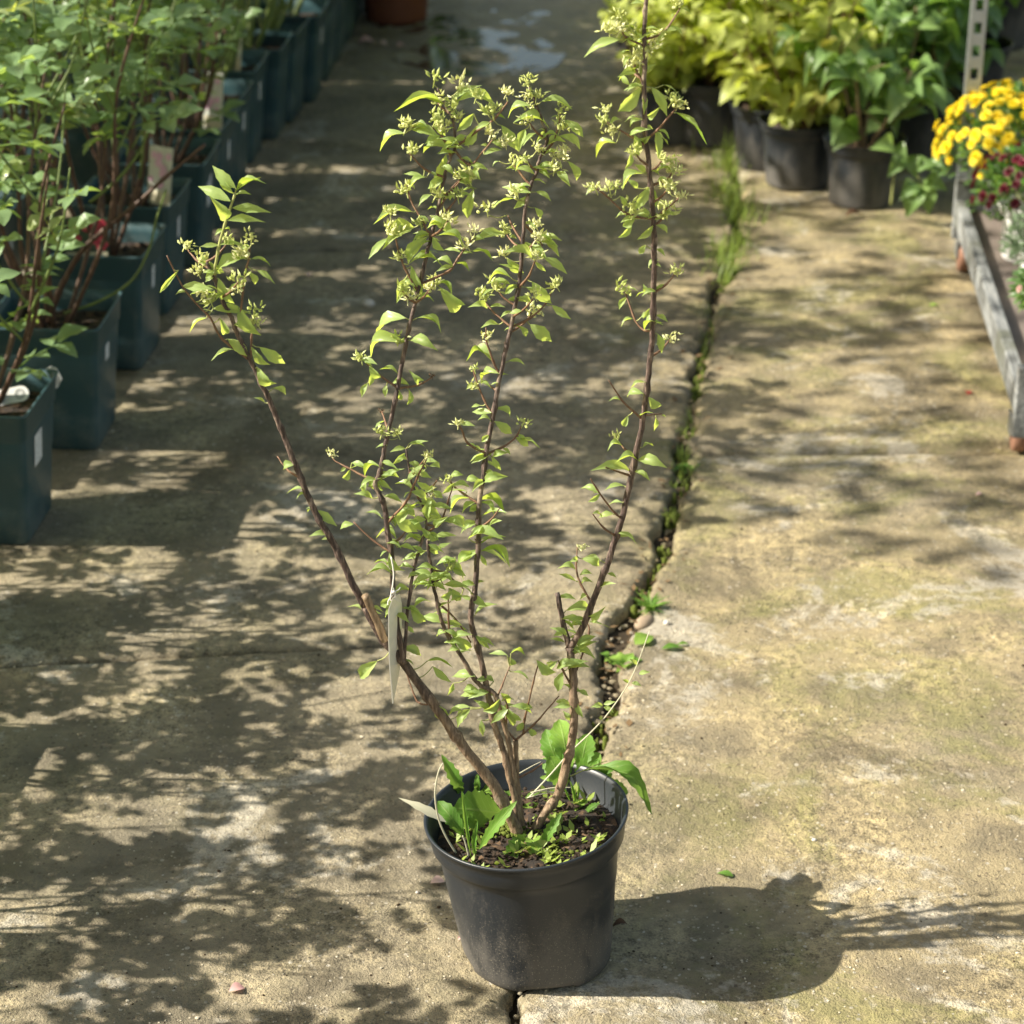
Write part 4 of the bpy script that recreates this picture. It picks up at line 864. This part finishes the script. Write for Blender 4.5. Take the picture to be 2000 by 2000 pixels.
def compound(seed):
    r = random.Random(seed); mb = MB(); uvs = []
    one = leaf_mesh('leaflet', M['rose_leaf'], .66, 6, .08, .16, .05, .45, .8, .1, seed=seed)
    tube(mb, [Vector((0, 0, 0)), Vector((.3, 0, .05)), Vector((.62, 0, .03))], .010, .007, 3)
    uvs += [(.5, .5)] * len(mb.v)
    uo = one.uv_layers[0].data; vu = {}
    for p in one.polygons:
        for li, vi in zip(p.loop_indices, p.vertices): vu[vi] = tuple(uo[li].uv)
    for (x, a, L) in [(.62, 0, .42), (.55, 62, .34), (.55, -62, .34), (.28, 68, .28), (.28, -68, .28)]:
        a = rad(a + r.uniform(-12, 12)); b = Vector((x, 0, .04)); t = b + Vector((math.cos(a), math.sin(a), r.uniform(-.35, .12))) * L
        bake(mb, one, b, t, Vector((r.uniform(-.3, .3), r.uniform(-.3, .3), 1))); uvs += [vu[i] for i in range(len(one.vertices))]
    me = mb.mesh('rose_leaf', True, [M['rose_leaf']]); uvl = me.uv_layers.new(name='UVMap')
    li = np.zeros(len(me.loops), dtype=np.int32); me.loops.foreach_get('vertex_index', li)
    uvl.data.foreach_set('uv', np.array(uvs, dtype=np.float32)[li].ravel()); return me
CL = [compound(k) for k in range(4)]
ME_stk = None
def sticker(w, h, x, y, z, lines=True):
    mb = MB(); mb.add([(x, y - w / 2, z - h / 2), (x, y + w / 2, z - h / 2), (x + .0025, y + w / 2, z + h / 2), (x + .0025, y - w / 2, z + h / 2)], [(0, 1, 2, 3)])
    return mb
def print_mat():
    m, nt, b = mat('printed sticker'); oc = objco(nt); mp = N(nt, 'Mapping'); mp.inputs['Scale'].default_value = (1, 60, 300); nt.links.new(oc, mp.inputs[0])
    n1 = noise(nt, 1.0, 1, .5, mp.outputs[0]); c = mix(nt, stop01(nt, n1, .60, .66), (.68, .69, .70), (.38, .39, .41)); nt.links.new(c, b.inputs['Base Color']); return m
M['sticker'] = print_mat()
def rose(seed, nc=6, hgt=.62, spread=.20, leafn=70, lo=.20, stuff=False, cm='rose_cane'):
    r = random.Random(seed); root = empty('potted_rose')
    obj('pot', ME_sq, root); obj('soil', ME_sqsoil, root)
    nl = 0
    for c_ in range(nc):
        a = 2 * math.pi * c_ / nc + r.uniform(-.4, .4); out = spread * r.uniform(.35, 1.0); hh = hgt * r.uniform(.75, 1.1)
        b = Vector((.018 * math.cos(a), .018 * math.sin(a), .20)); tip = Vector((out * math.cos(a), out * math.sin(a), .21 + hh))
        m1 = b.lerp(tip, .35) + Vector((math.cos(a), math.sin(a), 0)) * .035; m2 = b.lerp(tip, .7) + Vector((r.uniform(-.02, .02), r.uniform(-.02, .02), 0))
        path = smooth_path([b, m1, m2, tip], 6); mb = MB(); tube(mb, path, .0048, .0017, 7, .08, r, 5)
        cane = mb.build('cane', M[cm], root); spots = [(p, (path[min(i + 1, len(path) - 1)] - path[i - 1]).normalized()) for i, p in enumerate(path) if p.z > .21 + lo]
        for s_ in range(r.choice([2, 3, 3])):
            mg = MB()
            p = path[r.randrange(5, len(path) - 3)]; aa = r.uniform(0, 6.28); LL = r.uniform(.15, .32)
            q = p + Vector((math.cos(aa) * .45, math.sin(aa) * .45, 1)).normalized() * LL; mm = p.lerp(q, .5) + Vector((math.cos(aa), math.sin(aa), 0)) * .02
            sp_ = smooth_path([p, mm, q], 6); tube(mg, sp_, .0028, .0013, 5, .05, r, 5)
            spots += [(x, (q - p).normalized()) for x in sp_[3:] if x.z > .21 + lo]
            mg.build('shoot', M['rose_green'], cane)
        k = max(4, leafn // nc); sb = MB()
        for i in range(k):
            p, d = r.choice(spots) if i > 3 else spots[-1 - (i * 3) % max(1, len(spots))]
            aa = r.uniform(0, 6.28); LL = r.uniform(.075, .155); t = p + Vector((math.cos(aa), math.sin(aa), r.uniform(-.15, .5))).normalized() * LL
            nh = Vector((r.uniform(-.4, .4), r.uniform(-.4, .3), 1))
            if stuff: bake(sb, r.choice(CL), p, t, nh)
            else: put('leaf', r.choice(CL), p, t, nh, cane, r.uniform(.9, 1.15), 1)
        if stuff: o = sb.build('foliage', M['rose_leaf'], cane); o['kind'] = 'stuff'
    return root
ROSE = [rose(1, 6, .64, .27, 104, .26), rose(2, 7, .58, .25, 106, .24), rose(3, 6, .68, .22, 68, .26), rose(14, 9, .62, .20, 56, .06, cm='rose_green'), rose(21, 7, .56, .26, 84, .02), rose(22, 7, .60, .24, 70, .04)]
used = [False] * 6
def place_rose(k, loc, rz, label, group, stk=True):
    o = ROSE[k] if not used[k] else copy_tree(ROSE[k]); used[k] = True
    o.location = loc; o.rotation_euler = (0, 0, rz); tag(o, label, 'potted rose', group); return o
corners = [(54,1067),(188,882),(277,724),(328,617),(391,525),(428,450),(458,388),(490,322),(540,274),(572,240),(612,202),(636,160),(656,126),(672,96),(684,70),(696,44)]
ordn = ['first', 'second', 'third', 'fourth', 'fifth', 'sixth', 'seventh', 'eighth', 'ninth', 'tenth', 'eleventh', 'twelfth', 'thirteenth', 'fourteenth', 'fifteenth', 'sixteenth']
rowdir = Vector((math.sin(YAW), math.cos(YAW), 0)); side = Vector((-math.cos(YAW), math.sin(YAW), 0))
centers = []
rr = random.Random(77)
extra = {0: 'white stickered, cut by the frame edge', 1: 'with a small white sticker and thick brown canes', 2: 'with a red tag', 3: 'with a picture tag of pink blooms', 4: 'partly under its leaves'}
KIND = [4, 0, 2, 0, 4, 2, 3, 3, 3, 3, 3, 3, 3, 3, 3, 3]
for i, (px, py) in enumerate(corners):
    g0 = G(px, py); c = g0 + side * .081 + rowdir * .081; centers.append(c)
    rz = -YAW + (rr.uniform(-.04, .04) if i else 0) + (math.pi / 2 * (i % 4) if i > 2 else 0)
    o = place_rose(KIND[i], c, rz, f'{ordn[i]} rose pot of the lane row' + (', ' + extra[i] if i in extra else ', dark green, square'), 'roses in square pots on the left of the lane')
    if i < 8:
        st = sticker(*{0: (.044, .056), 1: (.026, .030)}.get(i, (.024, .045)), .0945 if i == 0 else .0952, {0: -.018, 1: -.01}.get(i, .0), .155 if i == 0 else .17)
        for k in range(len(st.v)):      # keep the sticker just proud of the sloping wall
            x, y, z = st.v[k]; st.v[k] = (.081 + .018 * z / SQH + .0028, y, z)
        s_ = st.build('sticker', M['sticker'], o, False); s_.rotation_euler = (0, 0, -YAW - rz)
col_off = .335
for col in (1, 2):
    for i, y0 in enumerate(np.arange(3.75, 8.6, .40 if col == 1 else .44)):
        base = centers[0] + rowdir * ((y0 - 3.55) / math.cos(YAW)) + side * col_off * col + Vector((rr.uniform(-.02, .02), rr.uniform(-.03, .03), 0))
        far = y0 > 5.6
        place_rose(3 if far and rr.random() < .6 else rr.choice([0, 1, 2] if col == 1 else [3, 4, 5]), base, -YAW + math.pi / 2 * rr.randrange(4), f"{ordn[i]} square rose pot from the front in the {['', 'second', 'third', 'fourth'][col]} row from the lane" , 'roses in square pots behind the lane row')
# the row goes on towards the viewer, outside the frame: its leaves shade the near slab
for i in range(1, 6):
    for col in (0, 1):
        base = centers[0] - rowdir * (.40 * i - .12 * col) + side * (col_off * col + .05)
        place_rose(4 + i % 2, base, -YAW + 1.57 * i, 'rose in a square pot continuing the row towards the viewer, left of the frame', 'roses continuing the row outside the frame').scale = (.85, .85, .80)
# picture tags and other bits among the roses: each stands in a pot's soil
def picture_tag(loc, w, h, rz, lean, petals, label, card='pale'):
    e = empty('picture_tag', loc, rz); tag(e, label, 'plant tag'); mb = MB(); box(mb, (-w / 2, -.0006, 0), (w / 2, .0006, h))
    mb.v = [(x, y + z * lean, z) for x, y, z in mb.v]; M_card = {'dark': plain('dark printed card', (.03, .05, .03), .35, .5), 'pale': plain('pale printed card', (.50, .52, .46), .35, .5, 30, .3)}[card]
    bevel(mb.build('card', M_card, e, False), .001)
    r = random.Random(int(w * 1e4)); mb = MB(); fs = 0
    for i in range(9):
        cx, cz, q = r.uniform(-.36, .36) * w, r.uniform(.35, .88) * h, r.uniform(.10, .16) * w; n = 12
        mb.add([(cx + q * (1 + .18 * math.cos(5 * t)) * math.cos(t), -.0012 - i * .0002 + (cz + q * math.sin(t)) * lean, cz + q * math.sin(t)) for t in [2 * math.pi * k / n for k in range(n)]], [tuple(range(n))])
    mb.build('printed_blooms', petals, e, False)
    mb = MB(); mb.add([(-w * .46, -.001 + .04 * h * lean, .04 * h), (w * .46, -.001 + .04 * h * lean, .04 * h), (w * .46, -.001 + .24 * h * lean, .24 * h), (-w * .46, -.001 + .24 * h * lean, .24 * h)], [(0, 1, 2, 3)])
    mb.build('text_strip', plain('cream strip', (.55, .50, .36), .5, .4), e, False); return e
red_print = plain('printed red bloom', (.42, .03, .06), .4, .5, 80, .4); pink_print = plain('printed pink bloom', (.60, .36, .50), .4, .5, 80, .35)
picture_tag(Vector((centers[2].x - .025, centers[2].y - .05, .212)), .088, .085, .05, .25, red_print, 'picture tag with red blooms standing in the third rose pot', 'dark')
picture_tag(Vector((centers[3].x + .055, centers[3].y - .0, .215)), .06, .12, -.5, .2, pink_print, 'picture tag with pink blooms standing in the fourth rose pot')
picture_tag(Vector((centers[5].x + .06, centers[5].y, .215)), .05, .13, -.4, .15, pink_print, 'pink picture tag in the sixth rose pot')
picture_tag(Vector((centers[7].x + .03, centers[7].y, .215)), .05, .16, -.6, .1, red_print, 'red picture tag in the eighth rose pot')
# white loop label lying on the first pot's rim, with a round emblem
lt = empty('loop_label', V(10, 775, centers[0].y - .01)); tag(lt, 'white rounded loop label with a round emblem on the nearest rose pot', 'label')
mb = MB(); pts = []
for k in range(13): a = rad(-90 + 180 * k / 12); pts.append((.028 + .013 * math.cos(a), .013 * math.sin(a)))
pts = [(-.06, -.013)] + pts + [(-.06, .013)]
mb.add([(x, -.0012, z) for x, z in pts] + [(x, .0, z) for x, z in pts], [tuple(range(15)), tuple(range(29, 14, -1))] + [(i, i + 15, (i + 1) % 15 + 15, (i + 1) % 15) for i in range(15)])
o = mb.build('strip', M['white_pl'], lt, False); o.rotation_euler = (rad(-25), rad(-12), 0)
mb = MB(); n = 24
for q0, q1 in ((.0085, .0070), (.0050, .0040)):
    mb.add([(.026 + q0 * math.cos(2 * math.pi * k / n), -.0016, q0 * math.sin(2 * math.pi * k / n)) for k in range(n)] + [(.026 + q1 * math.cos(2 * math.pi * k / n), -.0016, q1 * math.sin(2 * math.pi * k / n)) for k in range(n)], [(k, (k + 1) % n, n + (k + 1) % n, n + k) for k in range(n)])
o = mb.build('emblem', plain('grey print', (.16, .17, .18), .5, .4), lt, False); o.rotation_euler = (rad(-25), rad(-12), 0)
pt = MB(); c = V(99, 742, centers[0].y + .10); n = 9
r = random.Random(9); P_ = [(.019 * math.cos(6.283 * k / n) * r.uniform(.7, 1.3), .026 * math.sin(6.283 * k / n) * r.uniform(.7, 1.2)) for k in range(n)]
pt.add([(x, r.uniform(-.004, .004), z) for x, z in P_] + [(x, .004 + r.uniform(-.002, .004), z) for x, z in P_], [tuple(range(n)), tuple(range(2 * n - 1, n - 1, -1))] + [(i, i + n, (i + 1) % n + n, (i + 1) % n) for i in range(n)])
o = pt.build('paper_tag', M['white_pl'], None, False); o.location = c; tag(o, 'crumpled white tag on the back corner of the nearest rose pot', 'tag')

# long arching cane of the second rose reaching over the lane side
def long_cane(pts, y, r0, r1, par, mats, yy=None):
    k = len(pts); W_ = [V(a, b, y if yy is None else y + (yy - y) * i / (k - 1)) for i, (a, b) in enumerate(pts)]
    mb = MB(); inv = par.matrix_world.inverted() if False else (Matrix.Translation(par.location) @ Matrix.Rotation(par.rotation_euler.z, 4, 'Z')).inverted()
    tube(mb, smooth_path([inv @ w for w in W_], 6), r0, r1, 7, .06, random.Random(k), 6); return mb.build('cane', mats, par)
r2 = [o for o in bpy.data.objects if o.get('label', '').startswith('second rose pot of')][0]
ye = centers[1].y
long_cane([(95,628),(120,560),(160,490),(215,440),(270,395),(330,340),(400,282)], ye, .0062, .0026, r2, M['rose_cane'], ye - .05)
long_cane([(80,628),(62,560),(40,470),(35,300),(20,200)], ye, .005, .003, r2, M['rose_cane'])
long_cane([(90,628),(92,520),(100,420),(110,300)], ye, .005, .003, r2, M['rose_cane'])
long_cane([(125,612),(190,590),(255,550),(290,490),(305,430),(325,370)], ye, .0026, .0018, r2, M['rose_green'], ye - .03)
long_cane([(175,395),(230,350),(270,300),(290,255)], ye, .0032, .0022, r2, M['rose_green'])

# ------------------------------------------------------------------ potted plants on the right
def leafy(name, seed, R, Ph, rb, ns, hgt, spread, leafn, me_list, stemmat, potmat, lw=(.05, .075), lo=.02, droop=.0, ws=(.9, 1.2), potless=False, leafname='leaf'):
    r = random.Random(seed); root = empty(name)
    if not potless:
        lathe(round_pot_prof(R, Ph, rb, .028), 40).build('pot', potmat, root)
        soil_disc(R - .012, Ph - .025, seed, .004, 24).build('soil', M['soil'], root)
    z0 = Ph - .03
    for s_ in range(ns):
        a = 2 * math.pi * s_ / ns + r.uniform(-.5, .5); out = spread * r.uniform(.2, 1.0); hh = hgt * r.uniform(.6, 1.1)
        b = Vector((.015 * math.cos(a), .015 * math.sin(a), z0)); tip = Vector((out * math.cos(a), out * math.sin(a), z0 + hh * (1 - droop * .5)))
        m1 = b.lerp(tip, .5) + Vector((math.cos(a) * .03, math.sin(a) * .03, droop * hh * .5))
        path = smooth_path([b, m1, tip], 8); mb = MB(); tube(mb, path, .0042, .0016, 6, .05, r, 4); st = mb.build('stem', stemmat, root)
        k = leafn // ns; sp_ = [p for p in path if p.z > z0 + lo]
        side_sp = []
        for q_ in range(3):
            mg = MB()
            p = r.choice(sp_); aa = r.uniform(0, 6.28); e_ = p + Vector((math.cos(aa), math.sin(aa), r.uniform(.2, 1.0))).normalized() * r.uniform(.06, .14); pp = smooth_path([p, p.lerp(e_, .5) + Vector((0, 0, .01)), e_], 4); tube(mg, pp, .0018, .001, 4); side_sp += pp[2:]; mg.build('side_shoot', stemmat, st)
        for i in range(k):
            p = r.choice(sp_ + side_sp); aa = r.uniform(0, 6.28); L = r.uniform(*lw)
            t = p + Vector((math.cos(aa), math.sin(aa), r.uniform(-.75, .35))).normalized() * L
            b0 = p + (t - p) * .1
            put(leafname, r.choice(me_list), p, t, Vector((r.uniform(-.5, .3), r.uniform(-.7, .2), 1)), st, r.uniform(*ws), r.uniform(.6, 1.4))
    return root
gl = [leaf_mesh('gold_leaf', M['gold_leaf'], .56, 7, .12, .2, .07, .42, .9, .15, seed=k) for k in range(3)]
gr_ = [leaf_mesh('green_leaf', M['green_leaf'], .55, 7, .14, .2, .03, .42, .9, .1, seed=k + 5) for k in range(3)]
hl = [leaf_mesh('hosta_leaf', M['hosta_leaf'], .52, 9, .26, .24, 0, .40, 1.0, .06, seed=k + 9, petiole=.12) for k in range(3)]
PL = {}
def place(key, px, py, label, group, rz=0.0, cat='potted plant', k=1.0, off=(0, 0)):
    first = key not in PL_used
    o = PL[key] if first else copy_tree(PL[key]); PL_used.add(key)
    g_ = G(px, py); o.location = (g_.x + off[0], g_.y + off[1], 0); o.rotation_euler = (0, 0, rz); o.scale = (k, k, k); tag(o, label, cat, group); return o
PL_used = set()
PL['gold'] = leafy('potted_golden_shrub', 31, .105, .17, .08, 10, .40, .30, 290, gl, M['twig'], M['pot'], (.055, .090))
PL['gold2'] = leafy('potted_golden_shrub', 32, .105, .17, .08, 10, .46, .28, 290, gl, M['twig'], M['pot'], (.06, .095))
PL['green'] = leafy('potted_green_shrub', 33, .11, .17, .085, 9, .50, .22, 250, gr_, M['bark_tan'], M['pot'], (.07, .115))
PL['dog'] = leafy('potted_dogwood', 34, .098, .158, .078, 7, .30, .19, 110, hl, M['bark_tan'], M['pot'], (.08, .125), .04, .3, (.9, 1.1))
gg = 'black pots of shrubs on the right'
# (key, pot front-bottom centre px)
def place_front(key, px, py, label, rz, k=1.0, cat='potted shrub'): return place(key, px, py, label, gg, rz, cat, k, (0, .08 * k))
place_front('dog', 1690, 412, 'broad leaved plant with drooping striped green leaves in the nearest black pot', .4)
place_front('gold', 1562, 374, 'golden shrub on a bare brown stem in a black pot left of the drooping one', 1.0, .95)
place_front('gold2', 1503, 338, 'golden shrub in the black pot half hidden behind its neighbour', 2.2, .95)
place_front('gold', 1392, 292, 'sprawling golden green shrub in a black pot behind the grass strip', 2.9, 1.0)
place_front('gold', 1262, 118, 'low golden shrub reaching over the lane beyond the leftmost one', 2.2, 1.0)
place_front('gold2', 1306, 285, 'leftmost golden shrub of the block, bending over the lane', .3, .85)
place_front('green', 1800, 330, 'dark green shrub in a black pot beside the perforated steel post', .8, 1.0)
place_front('gold', 1470, 215, 'bright golden shrub in the second rank of the block', 4.0, 1.05)
place_front('gold2', 1590, 255, 'tall golden shrub behind the bare stemmed one', 1.4, 1.1)
place_front('green', 1700, 262, 'dark green shrub behind the drooping dogwood', 2.0, 1.05)
place_front('gold', 1395, 110, 'golden shrub at the far left corner of the block', 5.0, 1.0)
place_front('gold2', 1520, 120, 'golden shrub in the third rank of the block', 3.3, 1.1)
place_front('green', 1640, 150, 'dark green shrub in the third rank near the middle', 4.1, 1.1)
place_front('gold2', 1780, 190, 'golden green shrub in the second rank behind the steel post', 5.5, 1.15)
place_front('green', 1890, 230, 'dark green shrub half hidden behind the yellow flowers', 3.0, 1.1)
place_front('gold', 1320, 50, 'farthest golden shrub at the left edge of the block', 1.9, 1.0)
for i, (x, y, k_) in enumerate([(1450, 20, 'gold'), (1570, 20, 'gold2'), (1700, 30, 'green'), (1830, 60, 'gold'), (1950, 100, 'green'), (1620, -60, 'gold'), (1760, -50, 'gold2'), (1900, -20, 'green'), (1500, -70, 'gold2'), (1390, -60, 'gold')]):
    place_front(k_, x, y, f'{ordn[i]} bushy shrub in the back ranks of the block, at the top edge', i * 1.3, 1.2)
# loose hanging twig of dogwood leaves low at the right of the drooping pot
hd = empty('ground_dogwood', G(1840, 405)); tag(hd, 'small dogwood twig with long drooping leaves on the slab beside the bench', 'plant')
r = random.Random(12)
for (bx, by, tx, ty) in [(1795,355,1770,425),(1795,355,1815,420),(1800,350,1850,372),(1790,352,1758,390),(1780,330,1830,320),(1760,300,1735,345),(1765,300,1790,350),(1750,285,1700,290),(1745,285,1772,312),(1800,320,1850,345)]:
    b = V(bx, by, 5.32) - hd.location; t = V(tx, ty, 5.27) - hd.location; put('leaf', r.choice(hl), b, t, Vector((r.uniform(-.3, .3), -1, .6)), hd, 1.1)
mb = MB(); tube(mb, smooth_path([V(1740, 400, 5.35) - hd.location, V(1750, 330, 5.36) - hd.location, V(1775, 320, 5.34) - hd.location, V(1797, 352, 5.32) - hd.location], 5), .003, .0015, 5); mb.build('stem', M['green_shoot'], hd)
# far end of the left row: brown pot with label, low green plants
o = PL['green2'] = leafy('brown_pot_plant', 35, .12, .20, .095, 6, .35, .2, 90, gr_, M['twig'], M['terracotta'], (.05, .08))
place('green2', 772, 50, 'leafy plant in a reddish brown pot at the far end of the lane', None, 0, 'potted plant', 1.0, (0, .1))
mb = MB(); mb.add([(-.02, -.115, .10), (.02, -.115, .10), (.02, -.1185, .14), (-.02, -.1185, .14)], [(0, 1, 2, 3)]); mb.build('sticker', M['white_pl'], o, False)
place('green', 700, 20, 'dark green shrub beside the reddish brown pot at the far end', None, 1, 'potted shrub', .8, (0, .1))
place('green', 860, -60, 'dark green shrub beyond the reddish brown pot', None, 2, 'potted shrub', .8, (0, .1))

# ------------------------------------------------------------------ low wooden bench with pots of chrysanthemums, far right
ZB = .13
A = G(1983, 770, ZB); B = G(1866, 405, ZB); dv = (B - A); BL = dv.length; ang = math.atan2(dv.y, dv.x) - math.pi / 2
bench = empty('plant_bench', (A.x, A.y, 0), ang); tag(bench, 'low weathered grey bench with a slotted steel post at the right edge', 'plant bench')
BW = .60
def part(name, lo, hi, m_, par=bench, bv=.003):
    mb = MB(); box(mb, lo, hi); o = mb.build(name, m_, par, False); bevel(o, bv); return o
part('side_rail', (.0, 0, ZB - .040), (.024, BL, ZB + .016), M['wood'])
part('side_rail', (BW, 0, ZB - .040), (BW + .024, BL, ZB + .016), M['wood'])
part('end_board', (-.002, -.026, ZB - .075), (BW + .034, -.002, ZB + .060), M['wood'])
part('end_board', (-.002, BL + .002, ZB - .075), (BW + .034, BL + .026, ZB + .060), M['wood'])
nb = 5
for i in range(nb):
    x0 = .026 + i * (BW - .028) / nb; part('top_board', (x0 + .002, .001, ZB - .03), (x0 + (BW - .028) / nb - .002, BL - .001, ZB - .008 + .001 * (i % 2)), M['ply'], bv=.002)
for (x, y) in [(.02, .05), (BW - .02, .05), (.02, BL - .05), (BW - .02, BL - .05)]:
    w = lathe([(0, -.012), (.030, -.012), (.034, -.008), (.034, .008), (.030, .012), (0, .012)], 20).build('wheel', M['wheel'], bench); w.rotation_euler = (0, rad(90), 0); w.location = (x, y, .034)
    part('wheel_fork', (x - .018, y - .02, .034), (x - .0145, y + .02, ZB - .056), M['steel'], bv=.001); part('wheel_fork', (x + .0145, y - .02, .034), (x + .018, y + .02, ZB - .056), M['steel'], bv=.001)
def perf_post(x, y, h):
    root_name = 'post'; mb = MB(); w, d, t = .034, .022, .003; pitch = .05; hh = .024; sw = .016
    # side cheeks
    box(mb, (x - w / 2, y, ZB - .07), (x - w / 2 + t, y + d, h)); box(mb, (x + w / 2 - t, y, ZB - .07), (x + w / 2, y + d, h))
    z = ZB + .03; box(mb, (x - w / 2 + t, y, ZB - .07), (x + w / 2 - t, y + t, z))
    while z < h - pitch:
        box(mb, (x - w / 2 + t, y, z + hh), (x + w / 2 - t, y + t, z + pitch)); box(mb, (x - w / 2 + t, y, z), (x - sw / 2, y + t, z + hh)); box(mb, (x + sw / 2, y, z), (x + w / 2 - t, y + t, z + hh)); z += pitch
    box(mb, (x - w / 2 + t, y, z), (x + w / 2 - t, y + t, h))
    o = mb.build('slotted_post', M['steel'], bench, False); return o
perf_post(.02, BL + .03, 1.5); perf_post(BW, BL + .03, 1.5); perf_post(.05, -.052, .50); perf_post(BW, -.052, 1.5)

def pom(m_, seed):
    r = random.Random(seed); mb = MB()
    for ring, (n, el, L) in enumerate([(9, .15, 1), (8, .6, .88), (5, 1.1, .72)]):
        for k in range(n):
            a = 6.283 * (k + ring * .5) / n + r.uniform(-.1, .1); e_ = el + r.uniform(-.1, .1); d = Vector((math.cos(a) * math.cos(e_), math.sin(a) * math.cos(e_), math.sin(e_))); s = Vector((-math.sin(a), math.cos(a), 0)) * .26
            t = d * L; mb.add([Vector((0, 0, .1)), t * .75 - s, t + Vector((0, 0, .06)), t * .75 + s], [(0, 1, 2), (0, 2, 3)])
    return mb.mesh('bloom', False, [m_])
smallleaf = leaf_mesh('mum_leaf', M['green_leaf'], .5, 4, .12, .2, .1); silv = leaf_mesh('silver_leaf', M['silver_leaf'], .3, 4, .1, .2)
def mum(name, loc, R, Ph, dome, hz, nf, blooms, seed, label, potmat, fs=.013, cx=(0, 0), leafm=None, lm=None, nleaf=900, facing=None):
    r = random.Random(seed); root = empty(name, loc); tag(root, label, 'potted flowers')
    lathe(round_pot_prof(R, Ph, R * .74, .022), 36).build('pot', potmat, root)
    c = Vector((cx[0], cx[1], Ph)); mb = MB()
    for i in range(nleaf):
        a = r.uniform(0, 6.283); el = r.uniform(-.25, 1.5); q = r.uniform(.55, .97); p = c + Vector((dome * math.cos(a) * math.cos(el), dome * math.sin(a) * math.cos(el), hz * math.sin(el))) * q
        d = (p - c + Vector((r.uniform(-.05, .05), r.uniform(-.05, .05), r.uniform(-.03, .05)))).normalized(); bake(mb, lm or smallleaf, p, p + d * r.uniform(.016, .03), Vector((r.uniform(-1, 1), r.uniform(-1, 1), 1)))
    o = mb.build('foliage', leafm or M['green_leaf'], root); o['kind'] = 'stuff'
    mb = MB()
    for i in range(14):
        a = r.uniform(0, 6.283); el = r.uniform(.1, 1.4); tube(mb, [c - Vector((cx[0], cx[1], .01)), c + Vector((dome * math.cos(a) * math.cos(el), dome * math.sin(a) * math.cos(el), hz * math.sin(el))) * .8], .0018, .001, 4)
    o = mb.build('stems', M['green_shoot'], root); o['kind'] = 'stuff'
    for i in range(nf):
        a = r.uniform(0, 6.283) if facing is None else r.gauss(facing[0], facing[1]); el = math.asin(r.uniform(.02, .98)); q = r.uniform(.97, 1.08)
        d = Vector((dome * math.cos(a) * math.cos(el), dome * math.sin(a) * math.cos(el), hz * math.sin(el)))
        b = obj('bloom', r.choice(blooms), root); b.location = c + d * q; s = fs * r.uniform(.75, 1.2); b.scale = (s, s, s * .8)
        b.rotation_euler = d.normalized().to_track_quat('Z', 'Y').to_euler()
    return root
yb = [pom(M['yellow_petal'], k) for k in range(3)]; rb_ = [pom(M['red_petal'], k + 5) for k in range(3)]
def on_bench(px, py): g_ = G(px, py, ZB); return Vector((g_.x, g_.y, ZB - .008))
mum('yellow_chrysanthemum', on_bench(1990, 440) + Vector((0, .10, 0)), .075, .13, .170, .15, 290, yb, 3, 'mound of bright yellow button chrysanthemums on the wooden bench', M['pot'], .0135)
mum('burgundy_chrysanthemum', on_bench(2010, 505) + Vector((0, .03, 0)), .068, .12, .125, .11, 95, rb_, 4, 'burgundy chrysanthemums in a white pot in front of the yellow ones', M['white_pl'], .013)
mum('silver_leaf_plant', on_bench(2035, 570), .06, .10, .085, .07, 0, rb_, 6, 'small grey green plant in a white pot below the burgundy flowers', M['white_pl'], .01, leafm=M['silver_leaf'], lm=silv, nleaf=700)
mum('white_pot_plant', on_bench(2062, 700), .065, .13, .09, .07, 12, [pom(M['pink_petal'], 2)], 8, 'plant in a white pot at the right frame edge nearest on the bench', M['white_pl'], .012)

# ------------------------------------------------------------------ taller nursery trees left of the frame; their crowns dapple the lane
def nursery_tree(seed, leafn=900):
    r = random.Random(seed); root = empty('nursery_tree'); lathe(round_pot_prof(.16, .28, .13, .03), 32).build('pot', M['pot'], root)
    mb = MB(); tr = smooth_path([Vector((0, 0, .02)), Vector((.02, 0, .8)), Vector((-.01, .03, 1.5)), Vector((.02, 0, 2.3))], 6); tube(mb, tr, .013, .006, 8)
    mc = MB(); spots = []
    for i in range(16):
        z = r.uniform(1.35, 2.28); a = r.uniform(0, 6.283); L = r.uniform(.25, .55) * (1.2 - abs(z - 1.6) * .6); b = Vector((0, 0, z)); t = b + Vector((math.cos(a), math.sin(a), r.uniform(.2, .9))).normalized() * L
        p = smooth_path([b, b.lerp(t, .5) + Vector((0, 0, .03)), t], 5); tube(mb, p, .005, .002, 5); spots += p[1:]
    mb.build('trunk', M['bark_tan'], root)
    for i in range(leafn):
        p = r.choice(spots) + Vector((r.gauss(0, .05), r.gauss(0, .05), r.gauss(0, .05))); d = Vector((r.gauss(0, 1), r.gauss(0, 1), r.gauss(-.3, .6))).normalized()
        bake(mc, smallleaf, p, p + d * r.uniform(.045, .075), Vector((r.gauss(0, .6), r.gauss(0, .6), 1)))
    o = mc.build('crown', M['green_leaf'], root); o['kind'] = 'stuff'; return root
nt_ = [nursery_tree(61, 330), nursery_tree(62, 270)]
for i, (x, y, s) in enumerate([(-2.35, 4.35, 1.22), (-2.2, 5.2, 1.25), (-2.5, 7.3, 1.0), (-2.7, 3.75, 1.3), (-2.3, 8.3, 1.0), (-3.1, 4.9, 1.15), (-3.0, 5.8, 1.2), (-2.4, 9.4, 1.1)]):
    o = nt_[i % 2] if i < 2 else copy_tree(nt_[i % 2]); o.location = (x, y, -.06); o.rotation_euler = (0, 0, i * 1.1); o.scale = (s, s, s)
    tag(o, 'young potted tree standing beyond the roses, left of the frame', 'potted tree', 'young trees left of the frame')
